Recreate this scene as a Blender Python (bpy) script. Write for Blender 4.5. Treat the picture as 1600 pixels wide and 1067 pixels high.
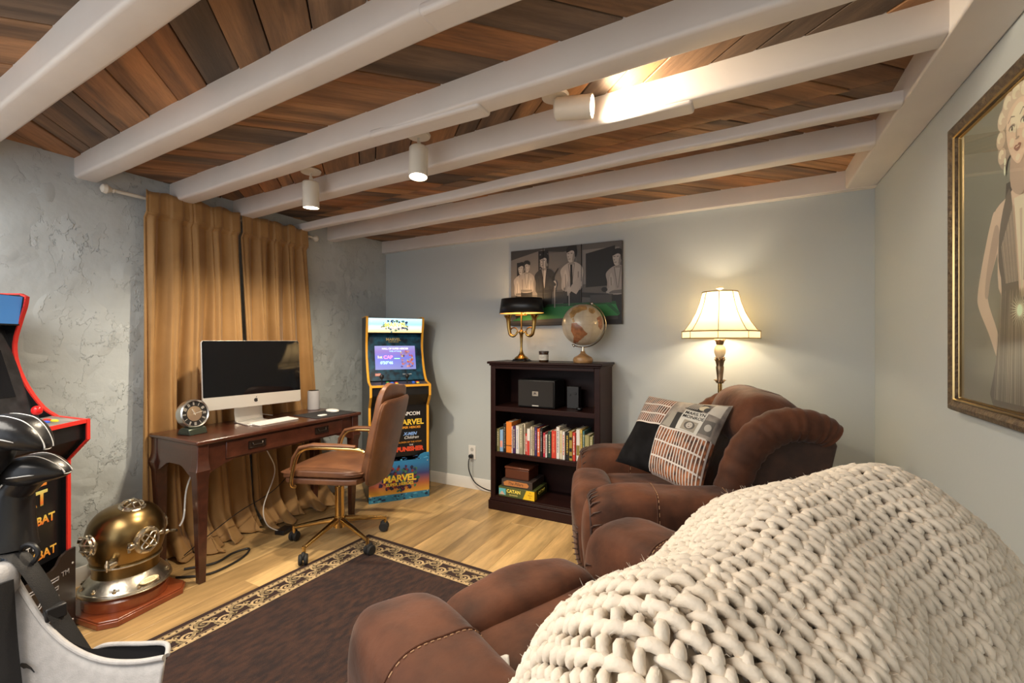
import bpy, bmesh, math, random
from mathutils import Vector, Matrix, noise as mnoise
random.seed(7)
S = bpy.context.scene
for o in list(bpy.data.objects): bpy.data.objects.remove(o)
C = S.collection
PI = math.pi
R = math.radians

# ------------------------------------------------------------------ camera
cam = bpy.data.cameras.new('camera'); co = bpy.data.objects.new('camera', cam); C.objects.link(co)
cam.sensor_width = 36; cam.lens = 36 * 700 / 1600.; cam.clip_start = .02
co.location = (0, 0, 1.28); co.rotation_euler = (R(90), 0, R(27.4))
S.camera = co
# ------------------------------------------------------------------ world, exposure
w = bpy.data.worlds.new('world'); S.world = w; w.use_nodes = True
w.node_tree.nodes['Background'].inputs[0].default_value = (.6, .7, .9, 1)
w.node_tree.nodes['Background'].inputs[1].default_value = .3
S.view_settings.view_transform = 'Standard'; S.view_settings.look = 'None'
S.view_settings.gamma = 1; S.view_settings.use_curve_mapping = False
S.view_settings.exposure = 0.3
S.cycles.max_bounces = 10; S.cycles.diffuse_bounces = 5

def lamp(kind, loc, power, col, rot=(0, 0, 0), **kw):
    l = bpy.data.lights.new('light', kind); l.energy = power; l.color = col
    for k, v in kw.items(): setattr(l, k, v)
    o = bpy.data.objects.new('light', l); C.objects.link(o); o.location = loc; o.rotation_euler = rot
    return o
# added soft overhead fill behind the photographer, standing for no known fixture
lamp('AREA', (-1.9, -.45, 2.12), 75, (1, .93, .84), shape='RECTANGLE', size=2.4, size_y=1.2)
# added frontal fill at the room's open side behind the photographer; no window there
lamp('AREA', (-1.6, -1.5, 1.2), 20, (.93, .97, 1), rot=(R(90), 0, 0), shape='RECTANGLE', size=3.0, size_y=1.8)

XL, XR, YB, YF = -3.10, .68, 3.311, -1.6
def zc(x): return 2.13 + .0135 * (x + 3.06)       # underside of the beams; the ceiling falls a little to the left

# ------------------------------------------------------------------ mesh builder
class MB:
    def __init__(s): s.v = []; s.f = []; s.m = []
    def add(s, vs, fs, m=0, M=None):
        b = len(s.v)
        for p in vs:
            p = Vector(p)
            s.v.append(tuple(M @ p) if M else tuple(p))
        for f in fs: s.f.append(tuple(b + i for i in f)); s.m.append(m)
        return s
    def box(s, x0, x1, y0, y1, z0, z1, m=0, M=None):
        vs = [(x, y, z) for x in (x0, x1) for y in (y0, y1) for z in (z0, z1)]
        return s.add(vs, [(0, 1, 3, 2), (4, 6, 7, 5), (0, 4, 5, 1), (2, 3, 7, 6), (0, 2, 6, 4), (1, 5, 7, 3)], m, M)
    def cbox(s, c, h, m=0, M=None):
        return s.box(c[0]-h[0], c[0]+h[0], c[1]-h[1], c[1]+h[1], c[2]-h[2], c[2]+h[2], m, M)
    def tube(s, pts, r, n=8, m=0, M=None, closed=False, flat=1.0):
        pts = [Vector(p) for p in pts]; N = len(pts)
        rs = r if isinstance(r, (list, tuple)) else [r] * N
        vs = []; fs = []; up = None
        for i, p in enumerate(pts):
            if closed: t = pts[(i+1) % N] - pts[i-1]
            else: t = pts[min(i+1, N-1)] - pts[max(i-1, 0)]
            if t.length < 1e-9: t = Vector((0, 0, 1))
            t.normalize()
            if up is None:
                up = Vector((0, 0, 1)) if abs(t.z) < .9 else Vector((1, 0, 0))
            up = (up - t * up.dot(t))
            if up.length < 1e-6: up = t.orthogonal()
            up.normalize(); sd = t.cross(up)
            for k in range(n):
                a = 2*PI*k/n
                vs.append(p + (up*math.sin(a)*flat + sd*math.cos(a)) * rs[i])
        L = N if closed else N-1
        for i in range(L):
            j = (i+1) % N
            for k in range(n):
                k2 = (k+1) % n
                fs.append((i*n+k, i*n+k2, j*n+k2, j*n+k))
        if not closed:
            fs.append(tuple(range(n-1, -1, -1))); fs.append(tuple((N-1)*n+k for k in range(n)))
        return s.add(vs, fs, m, M)
    def cyl(s, p0, p1, r0, r1=None, n=20, m=0, M=None):
        return s.tube([p0, p1], [r0, r0 if r1 is None else r1], n, m, M)
    def lathe(s, prof, n=24, m=0, M=None, a0=0, a1=2*PI, sy=1):
        full = abs(a1-a0-2*PI) < 1e-6
        k = n if full else n+1
        vs = []; fs = []
        for r, z in prof:
            for i in range(k):
                a = a0 + (a1-a0)*i/n
                vs.append((max(r, 1e-5)*math.cos(a), max(r, 1e-5)*math.sin(a)*sy, z))
        for j in range(len(prof)-1):
            for i in range(n):
                i2 = (i+1) % k
                fs.append((j*k+i, j*k+i2, (j+1)*k+i2, (j+1)*k+i))
        return s.add(vs, fs, m, M)
    def prism(s, poly, a, b, ax='z', m=0, M=None):
        n = len(poly)
        def P(u, v, w):
            return {'z': (u, v, w), 'y': (u, w, v), 'x': (w, u, v)}[ax]
        vs = [P(u, v, a) for u, v in poly] + [P(u, v, b) for u, v in poly]
        fs = [tuple(range(n-1, -1, -1)), tuple(range(n, 2*n))] + [(i, (i+1) % n, n+(i+1) % n, n+i) for i in range(n)]
        return s.add(vs, fs, m, M)
    def grid(s, fn, nu, nv, m=0, M=None, cu=False):
        vs = [fn(i/nu, j/nv) for j in range(nv+1) for i in range(nu if cu else nu+1)]
        k = nu if cu else nu+1
        fs = [(j*k+i, j*k+(i+1) % k, (j+1)*k+(i+1) % k, (j+1)*k+i) for j in range(nv) for i in range(nu)]
        return s.add(vs, fs, m, M)
    def puff(s, c, h, k=4, n=8, fn=None, m=0, M=None):
        """rounded cushion: a cube grid pushed onto a superellipsoid"""
        c = Vector(c)
        for ax in range(3):
            for sg in (-1, 1):
                vs = []
                for i in range(n+1):
                    for j in range(n+1):
                        a = math.tan((2*i/n-1)*PI/4); b = math.tan((2*j/n-1)*PI/4)
                        p = [0, 0, 0]; p[ax] = sg; p[(ax+1) % 3] = a*sg; p[(ax+2) % 3] = b
                        l = (abs(p[0])**k+abs(p[1])**k+abs(p[2])**k)**(1/k)
                        q = Vector((p[0]/l*h[0], p[1]/l*h[1], p[2]/l*h[2]))
                        if fn: q = fn(q)
                        vs.append(c+q)
                s.add(vs, [(i*(n+1)+j, (i+1)*(n+1)+j, (i+1)*(n+1)+j+1, i*(n+1)+j+1) for i in range(n) for j in range(n)], m, M)
        return s
    def mesh(s, name, smooth=True, weld=True, ang=35):
        me = bpy.data.meshes.new(name)
        me.from_pydata(s.v, [], s.f)
        me.polygons.foreach_set('material_index', s.m)
        if weld:
            bm = bmesh.new(); bm.from_mesh(me)
            bmesh.ops.remove_doubles(bm, verts=bm.verts, dist=2e-5)
            bmesh.ops.recalc_face_normals(bm, faces=bm.faces)
            bm.to_mesh(me); bm.free()
        me.update()
        if smooth:
            me.polygons.foreach_set('use_smooth', [True]*len(me.polygons))
            me.set_sharp_from_angle(angle=R(ang))
        return me

def obj(name, mb, mats, parent=None, bev=0, smooth=True, weld=True, ang=35, loc=None, rot=None, seg=2):
    me = mb.mesh(name, smooth, weld, ang) if isinstance(mb, MB) else mb
    o = bpy.data.objects.new(name, me); C.objects.link(o)
    if not isinstance(mats, (list, tuple)): mats = [mats]
    if not me.materials:
        for m in mats: me.materials.append(m)
    if parent: o.parent = parent
    if loc is not None: o.location = loc
    if rot is not None: o.rotation_euler = rot
    if bev:
        b = o.modifiers.new('bevel', 'BEVEL'); b.width = bev; b.segments = seg; b.limit_method = 'ANGLE'; b.angle_limit = R(40)
    return o
def tag(o, label, cat, group=None, kind=None):
    o['label'] = label; o['category'] = cat
    if group: o['group'] = group
    if kind: o['kind'] = kind
    return o
def thing(name, label, cat, loc=(0, 0, 0), rz=0, group=None):
    o = bpy.data.objects.new(name, None); C.objects.link(o); o.empty_display_size = .05
    o.location = loc; o.rotation_euler = (0, 0, rz)
    return tag(o, label, cat, group)
def struct(name, mb, mats, parent=None, **k):
    o = obj(name, mb, mats, parent, **k)
    if not parent: o['kind'] = 'structure'
    return o
def dup(root, loc=None, rz=None, label=None):
    def cp(o, p):
        c = o.copy(); C.objects.link(c); c.parent = p
        for ch in [q for q in bpy.data.objects if q.parent == o]: cp(ch, c)
        return c
    r = cp(root, None)
    if loc is not None: r.location = loc
    if rz is not None: r.rotation_euler = (0, 0, rz)
    if label: r['label'] = label
    return r
def MX(loc=(0, 0, 0), rx=0, ry=0, rz=0, sc=(1, 1, 1)):
    return Matrix.Translation(loc) @ Matrix.Rotation(rz, 4, 'Z') @ Matrix.Rotation(ry, 4, 'Y') @ Matrix.Rotation(rx, 4, 'X') @ Matrix.Diagonal((*sc, 1))

# ------------------------------------------------------------------ text
def txt_mesh(body, size, fn, ext=.0008, bold=.0, sx=1., shear=0, space=1., align='CENTER', outline=False):
    cu = bpy.data.curves.new('lettering', 'FONT'); cu.body = body; cu.size = size
    cu.align_x = align; cu.align_y = 'CENTER'; cu.extrude = 1e-3 if not outline else 0
    cu.shear = shear; cu.space_character = space; cu.resolution_u = 3
    cu.offset = bold
    if outline:
        cu.fill_mode = 'NONE'; cu.bevel_depth = outline; cu.bevel_resolution = 0
    o = bpy.data.objects.new('lettering', cu); C.objects.link(o)
    dg = bpy.context.evaluated_depsgraph_get(); dg.update()
    me = bpy.data.meshes.new_from_object(o.evaluated_get(dg))
    bpy.data.objects.remove(o); bpy.data.curves.remove(cu)
    me.materials.clear()
    for v in me.vertices:
        x, y, z = v.co
        v.co = Vector(fn(x*sx, y, ext*(1 if z > 0 else -1) if not outline else z))
    me.update()
    return me
def text(body, size, fn, mat, parent, **k):
    return obj('lettering', txt_mesh(body, size, fn, **k), mat, parent)

# ------------------------------------------------------------------ materials
def mat(name, col, rough=.5, metal=0, var=0, vs=8, bump=0, bs=40, spec=.5, emit=None, es=0, sheen=0, coat=0, col2=None, stretch=(1, 1, 1), bdist=.01, alpha=1, detail=5, rnd=0, bst=None, trans=0, sss=0):
    m = bpy.data.materials.new(name); m.use_nodes = True
    nt = m.node_tree; N = nt.nodes; L = nt.links; b = N['Principled BSDF']
    b.inputs['Base Color'].default_value = (*col, 1); b.inputs['Roughness'].default_value = rough
    b.inputs['Metallic'].default_value = metal; b.inputs['Specular IOR Level'].default_value = spec
    if emit: b.inputs['Emission Color'].default_value = (*emit, 1); b.inputs['Emission Strength'].default_value = es
    if sheen: b.inputs['Sheen Weight'].default_value = sheen; b.inputs['Sheen Roughness'].default_value = .4
    if coat: b.inputs['Coat Weight'].default_value = coat; b.inputs['Coat Roughness'].default_value = .15
    if trans: b.inputs['Transmission Weight'].default_value = trans
    if sss: b.inputs['Subsurface Weight'].default_value = sss; b.inputs['Subsurface Scale'].default_value = .01
    if alpha < 1: b.inputs['Alpha'].default_value = alpha
    if var or bump or col2 or rnd:
        tc = N.new('ShaderNodeTexCoord'); mp = N.new('ShaderNodeMapping'); mp.inputs['Scale'].default_value = stretch
        L.new(tc.outputs['Object'], mp.inputs['Vector']); vec = mp.outputs[0]
        if rnd:
            oi = N.new('ShaderNodeObjectInfo'); mu = N.new('ShaderNodeMath'); mu.operation = 'MULTIPLY'; mu.inputs[1].default_value = 37
            ad = N.new('ShaderNodeVectorMath'); ad.operation = 'ADD'
            L.new(oi.outputs['Random'], mu.inputs[0]); L.new(vec, ad.inputs[0]); L.new(mu.outputs[0], ad.inputs[1]); vec = ad.outputs[0]
    if var or col2:
        nz = N.new('ShaderNodeTexNoise'); nz.inputs['Scale'].default_value = vs; nz.inputs['Detail'].default_value = detail
        L.new(vec, nz.inputs['Vector'])
        cr = N.new('ShaderNodeValToRGB'); c2 = col2 or tuple(max(0, q*(1-var)) for q in col); c1 = col if col2 else tuple(min(1, q*(1+var)) for q in col)
        cr.color_ramp.elements[0].position = .35; cr.color_ramp.elements[0].color = (*c2, 1)
        cr.color_ramp.elements[1].position = .65; cr.color_ramp.elements[1].color = (*c1, 1)
        L.new(nz.outputs['Fac'], cr.inputs[0]); L.new(cr.outputs[0], b.inputs['Base Color'])
    if bump:
        nb = N.new('ShaderNodeTexNoise'); nb.inputs['Scale'].default_value = bs; nb.inputs['Detail'].default_value = 4
        mp2 = N.new('ShaderNodeMapping'); mp2.inputs['Scale'].default_value = bst or (1, 1, 1)
        L.new(tc.outputs['Object'], mp2.inputs['Vector']); L.new(mp2.outputs[0], nb.inputs['Vector'])
        bp = N.new('ShaderNodeBump'); bp.inputs['Strength'].default_value = bump; bp.inputs['Distance'].default_value = bdist
        L.new(nb.outputs['Fac'], bp.inputs['Height']); L.new(bp.outputs[0], b.inputs['Normal'])
    return m

def wood(name, cols, sc=(1.2, 14, 14), knots=True, rough=.5, rough2=None, bump=.2, coat=0, obrand=True, grey=0, spec=.5, wave=1, kc=(.05, .025, .012)):
    """grain along local x; every object gets its own board colour and grain offset"""
    m = bpy.data.materials.new(name); m.use_nodes = True
    nt = m.node_tree; N = nt.nodes; L = nt.links; b = N['Principled BSDF']
    b.inputs['Roughness'].default_value = rough; b.inputs['Specular IOR Level'].default_value = spec
    if coat: b.inputs['Coat Weight'].default_value = coat; b.inputs['Coat Roughness'].default_value = .2
    tc = N.new('ShaderNodeTexCoord'); oi = N.new('ShaderNodeObjectInfo')
    mu = N.new('ShaderNodeMath'); mu.operation = 'MULTIPLY'; mu.inputs[1].default_value = 61 if obrand else 0
    ad = N.new('ShaderNodeVectorMath'); ad.operation = 'ADD'
    L.new(oi.outputs['Random'], mu.inputs[0]); L.new(tc.outputs['Object'], ad.inputs[0]); L.new(mu.outputs[0], ad.inputs[1])
    mp = N.new('ShaderNodeMapping'); mp.inputs['Scale'].default_value = sc; L.new(ad.outputs[0], mp.inputs['Vector'])
    # board base colour
    cr = N.new('ShaderNodeValToRGB'); cr.color_ramp.interpolation = 'CONSTANT' if obrand else 'LINEAR'
    e = cr.color_ramp.elements
    while len(e) < len(cols): e.new(.5)
    for i, c in enumerate(cols):
        e[i].position = i/len(cols); e[i].color = (*c, 1)
    if obrand: L.new(oi.outputs['Random'], cr.inputs[0])
    else: cr.inputs[0].default_value = 0
    # broad streaks
    n1 = N.new('ShaderNodeTexNoise'); n1.inputs['Scale'].default_value = .7; n1.inputs['Detail'].default_value = 6; n1.inputs['Distortion'].default_value = .6
    L.new(mp.outputs[0], n1.inputs['Vector'])
    n2 = N.new('ShaderNodeTexNoise'); n2.inputs['Scale'].default_value = 5; n2.inputs['Detail'].default_value = 8; n2.inputs['Roughness'].default_value = .7
    L.new(mp.outputs[0], n2.inputs['Vector'])
    r1 = N.new('ShaderNodeMapRange'); r1.inputs[1].default_value = .3; r1.inputs[2].default_value = .7; r1.inputs[3].default_value = 1-.45*wave; r1.inputs[4].default_value = 1+.3*wave
    L.new(n1.outputs['Fac'], r1.inputs[0])
    r2 = N.new('ShaderNodeMapRange'); r2.inputs[1].default_value = .3; r2.inputs[2].default_value = .7; r2.inputs[3].default_value = 1-.22*wave; r2.inputs[4].default_value = 1+.15*wave
    L.new(n2.outputs['Fac'], r2.inputs[0])
    mm = N.new('ShaderNodeMath'); mm.operation = 'MULTIPLY'; L.new(r1.outputs[0], mm.inputs[0]); L.new(r2.outputs[0], mm.inputs[1])
    mx = N.new('ShaderNodeVectorMath'); mx.operation = 'SCALE'; L.new(cr.outputs[0], mx.inputs[0]); L.new(mm.outputs[0], mx.inputs['Scale'])
    out = mx.outputs[0]
    if knots:
        vo = N.new('ShaderNodeTexVoronoi'); vo.inputs['Scale'].default_value = 1
        mk = N.new('ShaderNodeMapping'); mk.inputs['Scale'].default_value = (sc[0]*1.6, sc[1]*.42, sc[2]*.3); L.new(ad.outputs[0], mk.inputs['Vector']); L.new(mk.outputs[0], vo.inputs['Vector'])
        rk = N.new('ShaderNodeMapRange'); rk.inputs[1].default_value = .03; rk.inputs[2].default_value = .16; rk.inputs[3].default_value = .85; rk.inputs[4].default_value = 0
        L.new(vo.outputs['Distance'], rk.inputs[0])
        nk = N.new('ShaderNodeTexNoise'); nk.inputs['Scale'].default_value = 1.3; L.new(mp.outputs[0], nk.inputs['Vector'])
        gk = N.new('ShaderNodeMapRange'); gk.inputs[1].default_value = .45; gk.inputs[2].default_value = .6; L.new(nk.outputs['Fac'], gk.inputs[0])
        m2 = N.new('ShaderNodeMath'); m2.operation = 'MULTIPLY'; L.new(rk.outputs[0], m2.inputs[0]); L.new(gk.outputs[0], m2.inputs[1])
        mc = N.new('ShaderNodeMixRGB'); mc.inputs[2].default_value = (*kc, 1); L.new(m2.outputs[0], mc.inputs[0]); L.new(out, mc.inputs[1]); out = mc.outputs[0]
    if grey:
        n3 = N.new('ShaderNodeTexNoise'); n3.inputs['Scale'].default_value = .55; n3.inputs['Detail'].default_value = 7; n3.inputs['Roughness'].default_value = .65; L.new(mp.outputs[0], n3.inputs['Vector'])
        g3 = N.new('ShaderNodeMapRange'); g3.inputs[1].default_value = .52; g3.inputs[2].default_value = .66; g3.inputs[4].default_value = grey; L.new(n3.outputs['Fac'], g3.inputs[0])
        mg = N.new('ShaderNodeMixRGB'); mg.inputs[2].default_value = (.055, .042, .032, 1); L.new(g3.outputs[0], mg.inputs[0]); L.new(out, mg.inputs[1]); out = mg.outputs[0]
    L.new(out, b.inputs['Base Color'])
    bp = N.new('ShaderNodeBump'); bp.inputs['Strength'].default_value = bump; bp.inputs['Distance'].default_value = .003
    L.new(n2.outputs['Fac'], bp.inputs['Height']); L.new(bp.outputs[0], b.inputs['Normal'])
    return m

def plaster(name, col, cracks=True):
    m = bpy.data.materials.new(name); m.use_nodes = True
    nt = m.node_tree; N = nt.nodes; L = nt.links; b = N['Principled BSDF']
    b.inputs['Base Color'].default_value = (*col, 1); b.inputs['Roughness'].default_value = .42 if cracks else .4
    tc = N.new('ShaderNodeTexCoord')
    ns = N.new('ShaderNodeTexNoise'); ns.inputs['Scale'].default_value = 4 if cracks else 60; ns.inputs['Detail'].default_value = 5 if cracks else 3
    L.new(tc.outputs['Object'], ns.inputs['Vector'])
    h = ns.outputs['Fac']
    if cracks:
        tot = h
        for k, (sc, lo, dp, zz) in enumerate(((3.4, .48, .55, .55), (7.5, .47, .42, .8), (5.0, .50, .48, 1.5))):
            # trowel edges: low plateaus whose rims fade in and out
            mpv = N.new('ShaderNodeMapping'); mpv.inputs['Location'].default_value = (k*3.7+1,)*3; mpv.inputs['Scale'].default_value = (1, 1.1, zz); L.new(tc.outputs['Object'], mpv.inputs['Vector'])
            nd = N.new('ShaderNodeTexNoise'); nd.inputs['Scale'].default_value = sc; nd.inputs['Detail'].default_value = 7; nd.inputs['Roughness'].default_value = .62; L.new(mpv.outputs[0], nd.inputs['Vector'])
            rr = N.new('ShaderNodeMapRange'); rr.inputs[1].default_value = .497; rr.inputs[2].default_value = .503; L.new(nd.outputs['Fac'], rr.inputs[0])
            nm = N.new('ShaderNodeTexNoise'); nm.inputs['Scale'].default_value = 3.2+k; nm.inputs['Detail'].default_value = 1
            mp3 = N.new('ShaderNodeMapping'); mp3.inputs['Location'].default_value = (k*9.1+4,)*3; L.new(tc.outputs['Object'], mp3.inputs['Vector']); L.new(mp3.outputs[0], nm.inputs['Vector'])
            rm = N.new('ShaderNodeMapRange'); rm.inputs[1].default_value = lo; rm.inputs[2].default_value = lo+.16; rm.inputs[4].default_value = dp; L.new(nm.outputs['Fac'], rm.inputs[0])
            ml = N.new('ShaderNodeMath'); ml.operation = 'MULTIPLY_ADD'; L.new(rr.outputs[0], ml.inputs[0]); L.new(rm.outputs[0], ml.inputs[1]); L.new(tot, ml.inputs[2]); tot = ml.outputs[0]
        h = tot
    bp = N.new('ShaderNodeBump'); bp.inputs['Strength'].default_value = .8 if cracks else .12; bp.inputs['Distance'].default_value = .018 if cracks else .003
    L.new(h, bp.inputs['Height']); L.new(bp.outputs[0], b.inputs['Normal'])
    return m

W_TEX = plaster('textured blue grey plaster', (.50, .545, .56))
W_FLAT = plaster('smooth blue grey paint', (.52, .565, .57), False)
M_WHITE = mat('white beam paint', (.75, .70, .655), .38, bump=.25, bs=18, var=.04, vs=3, bdist=.004)
M_TRIM = mat('white trim', (.74, .73, .70), .35)
M_FLOOR = wood('oak laminate', [(.57, .365, .155), (.62, .41, .18), (.52, .33, .14), (.60, .39, .17)], sc=(1.0, 8, 8), rough=.36, bump=.06, wave=1.15, grey=.28, kc=(.10, .055, .025))
M_CEIL = wood('reclaimed boards', [(.42, .20, .080), (.25, .135, .065), (.37, .185, .080), (.16, .105, .068), (.40, .18, .068), (.30, .16, .075), (.46, .24, .10), (.33, .16, .068), (.21, .125, .07), (.38, .20, .09)], sc=(1.3, 13, 13), rough=.6, bump=.6, grey=.7, wave=1.25)
M_DARKGAP = mat('dark void', (.01, .008, .007), .9)
M_CHERRY = wood('dark cherry desk wood', [(.068, .020, .011)], sc=(2, 20, 20), knots=False, rough=.28, coat=.5, obrand=False, bump=.05, wave=.8)
M_ESPR = wood('espresso shelf wood', [(.020, .0065, .0055)], sc=(2, 20, 20), knots=False, rough=.42, obrand=False, bump=.04, wave=.5, spec=.2)
M_MAHOG = wood('red mahogany', [(.24, .055, .018)], sc=(2, 14, 14), knots=False, rough=.25, coat=.5, obrand=False, bump=.04, wave=.5)
M_SUEDE = mat('brown suede', (.122, .044, .0215), .72, var=0, col2=(.048, .019, .011), vs=6, bump=.25, bs=14, bdist=.02, sheen=.15, spec=.2)
M_SUEDE_D = mat('dark brown suede', (.055, .022, .013), .65, col2=(.03, .013, .009), vs=12, bump=.3, bs=16, bdist=.02)
M_STITCH = mat('tan stitching', (.42, .24, .13), .7)
M_LEATHER = mat('cognac leather', (.20, .085, .038), .4, col2=(.12, .05, .026), vs=7, bump=.3, bs=160, bdist=.002, spec=.5)
M_GOLD = mat('gold chrome', (.62, .43, .18), .16, 1)
M_BRASS = mat('antique brass', (.42, .27, .09), .25, 1, var=.25, vs=9)
M_BRONZE = mat('bronzed dome metal', (.36, .245, .10), .3, 1, col2=(.22, .145, .06), vs=4)
M_NICKEL = mat('aged nickel', (.62, .57, .47), .3, 1, var=.2, vs=20, bump=.2, bs=60, bdist=.003)
M_BLACK = mat('black plastic', (.012, .012, .013), .4)
M_BLACKG = mat('gloss black', (.006, .006, .007), .08)
M_RUBBER = mat('black rubber', (.015, .015, .015), .7)
M_ALU = mat('silver aluminium', (.78, .76, .72), .32, .6)
M_WPL = mat('white plastic', (.80, .79, .76), .35)
M_CREAM = mat('cream enamel', (.75, .70, .60), .35)
M_VELVET = mat('golden brown velvet', (.40, .225, .080), .7, col2=(.31, .165, .055), vs=3, sheen=.25, bump=.15, bs=30, bdist=.005)
M_YARN = mat('cream chunky wool', (.70, .61, .49), .9, var=.10, vs=14, bump=.5, bs=120, bdist=.003, sheen=.3, spec=.2)
M_GLASS = None
def glass():
    m = bpy.data.materials.new('picture glass'); m.use_nodes = True; N = m.node_tree.nodes; L = m.node_tree.links
    N.clear(); o = N.new('ShaderNodeOutputMaterial'); a = N.new('ShaderNodeBsdfTransparent'); g = N.new('ShaderNodeBsdfGlossy'); g.inputs['Roughness'].default_value = .02
    f = N.new('ShaderNodeFresnel'); f.inputs[0].default_value = 1.5; x = N.new('ShaderNodeMixShader')
    L.new(f.outputs[0], x.inputs[0]); L.new(a.outputs[0], x.inputs[1]); L.new(g.outputs[0], x.inputs[2]); L.new(x.outputs[0], o.inputs[0])
    return m
M_GLASS = glass()
_cc = {}
def flat(r, g, b, rough=.5, e=0):
    k = (round(r, 3), round(g, 3), round(b, 3), rough, e)
    if k not in _cc: _cc[k] = mat('print colour', (r, g, b), rough, emit=(r, g, b) if e else None, es=e)
    return _cc[k]

# ================================================================== STRUCTURE
m = MB(); m.box(XL-.1, XR+.1, YF, YB+.1, -.12, -.012); floor = struct('floor', m, mat('underlay', (.12, .08, .05), .8), smooth=False)
pw = .182; i = 0; x = XL
while x < XR:
    x1 = min(x+pw, XR); y = YF - random.uniform(0, 1.1)
    while y < YB:
        y0, y1 = max(y, YF), min(y+1.22, YB); y += 1.22
        if y1-y0 < .03: continue
        m = MB(); L_, W_ = y1-y0, x1-x
        m.box(-L_/2+.0004, L_/2-.0004, -W_/2+.0004, W_/2-.0004, -.012, 0)
        obj('plank', m, M_FLOOR, floor, loc=((y0, 0, 0) and ((x+x1)/2, (y0+y1)/2, 0)), rot=(0, 0, R(90)), smooth=False, bev=.0008, seg=1)
    x = x1
CH = .105     # beam depth below the boards
m = MB(); m.box(XL-.1, XR+.1, YF, YB+.1, 2.36, 2.46); ceiling = struct('ceiling', m, M_DARKGAP, smooth=False)
# beams: (left y, right y) of the centre line, width
BL, BRx = XL, .53
beams = [(.66, .56, .10, .115), (1.07, .965, .10, .115), (1.51, 1.41, .10, .115), (1.89, 1.79, .10, .115), (2.335, 2.20, .062, .05), (2.665, 2.61, .09, .115)]
def beam_y(k, x): a, b = beams[k][:2]; return a + (b-a)*(x-BL)/(BRx-BL)
def beam_mesh(k):
    a, b, wd, hh = beams[k]; m = MB()
    n = 16; prof = []
    # rounded lower edges
    r = .015
    for t in range(5): an = R(180+90*t/4); prof.append((-wd/2+r+r*math.cos(an), r+r*math.sin(an)))
    for t in range(5): an = R(270+90*t/4); prof.append((wd/2-r+r*math.cos(an), r+r*math.sin(an)))
    prof += [(wd/2, hh), (-wd/2, hh)]
    def fn(u, v):
        x = BL + (BRx-BL)*v; y = a+(b-a)*v
        wob = .004*math.sin(v*9+k*2)+.002*math.sin(v*31+k)
        q = prof[int(round(u*len(prof))) % len(prof)]
        return (x, y+q[0]+wob*.5, zc(x)+q[1]+wob)
    m.grid(fn, len(prof), 60, cu=True)
    m.f.append(tuple(range(len(prof)))); m.m.append(0)
    return m
for k in range(6):
    obj('beam', beam_mesh(k), M_WHITE, ceiling, ang=30)
# board seams on the beams: raised paint laps where two lengths meet (as on the photo's joints)
for k, xx in ((1, -.78), (2, -1.42), (3, -.72), (0, -1.22)):
    m = MB(); y = beam_y(k, xx); wd = beams[k][2]
    m.box(xx, xx+.55, y-wd/2-.0025, y+wd/2-.01, zc(xx)-.0025, zc(xx)+.03)
    obj('joint_patch', m, M_WHITE, ceiling, bev=.012, seg=3)
# planks, chevron: the diagonal flips from bay to bay
edges = [(.10, .0)] + [b[:2] for b in beams] + [(YB+.02, YB+.02)]
def ey(j, x): a, b = edges[j]; return a+(b-a)*(x-BL)/(BRx-BL)
dirs = [1, -1, 1, -1, 1, 1, 1]
for j in range(7):
    s = dirs[j]                    # +1: runs right as it goes back; -1: runs left
    x = XL-.6
    while x < XR+.7:
        wd = random.choice([.085, .10, .13, .15, .17, .20])
        sp = wd*1.414
        xa0, xa1 = x+.0035, x+sp-.0035; x += sp
        def cut(xs):
            y0, y1 = ey(j, xs), ey(j+1, xs)
            return (xs, y0), (xs+s*(y1-y0), y1)
        (p0, p1), (q0, q1) = cut(xa0), cut(xa1)
        if max(p0[0], q0[0], p1[0], q1[0]) < XL or min(p0[0], q0[0], p1[0], q1[0]) > XR: continue
        poly = [p0, q0, q1, p1]
        # clip to the room in x
        def clip(poly, xb, keep):
            out = []
            for a, b in zip(poly, poly[1:]+poly[:1]):
                ia, ib = keep(a[0]), keep(b[0])
                if ia: out.append(a)
                if ia != ib:
                    t = (xb-a[0])/(b[0]-a[0]); out.append((xb, a[1]+t*(b[1]-a[1])))
            return out
        poly = clip(poly, XL, lambda v: v >= XL)
        poly = clip(poly, XR, lambda v: v <= XR) if len(poly) > 2 else poly
        if len(poly) < 3: continue
        cx = sum(p[0] for p in poly)/len(poly); cy = sum(p[1] for p in poly)/len(poly)
        ang = R(45) if s > 0 else R(135); dz = random.uniform(0, .006)
        Mi = Matrix.Rotation(-ang, 4, 'Z')
        lo = [Mi @ Vector((p[0]-cx, p[1]-cy, zc(p[0])+CH+dz)) for p in poly]; hi = [v+Vector((0, 0, .016)) for v in lo]
        n = len(poly); m = MB()
        m.add(lo+hi, [tuple(range(n-1, -1, -1)), tuple(range(n, 2*n))]+[(i, (i+1) % n, n+(i+1) % n, n+i) for i in range(n)])
        obj('plank', m, M_CEIL, ceiling, loc=(cx, cy, 0), rot=(0, 0, ang), smooth=False, bev=.002, seg=1)
m = MB(); m.box(XL, XR, YF, .12, 2.2, 2.36); struct('trim_3', m, M_WHITE, smooth=False)   # plain soffit behind the photographer
# walls
m = MB(); m.box(XL-.1, XL, YF, YB+.1, -.1, 2.46); struct('wall_left', m, W_TEX, smooth=False)
m = MB(); m.box(XL, XR, YB, YB+.1, -.1, 2.46); struct('wall_back', m, W_FLAT, smooth=False)
m = MB(); m.box(XR, XR+.1, YF, YB+.1, -.1, 2.46); struct('wall_right', m, W_FLAT, smooth=False)
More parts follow.
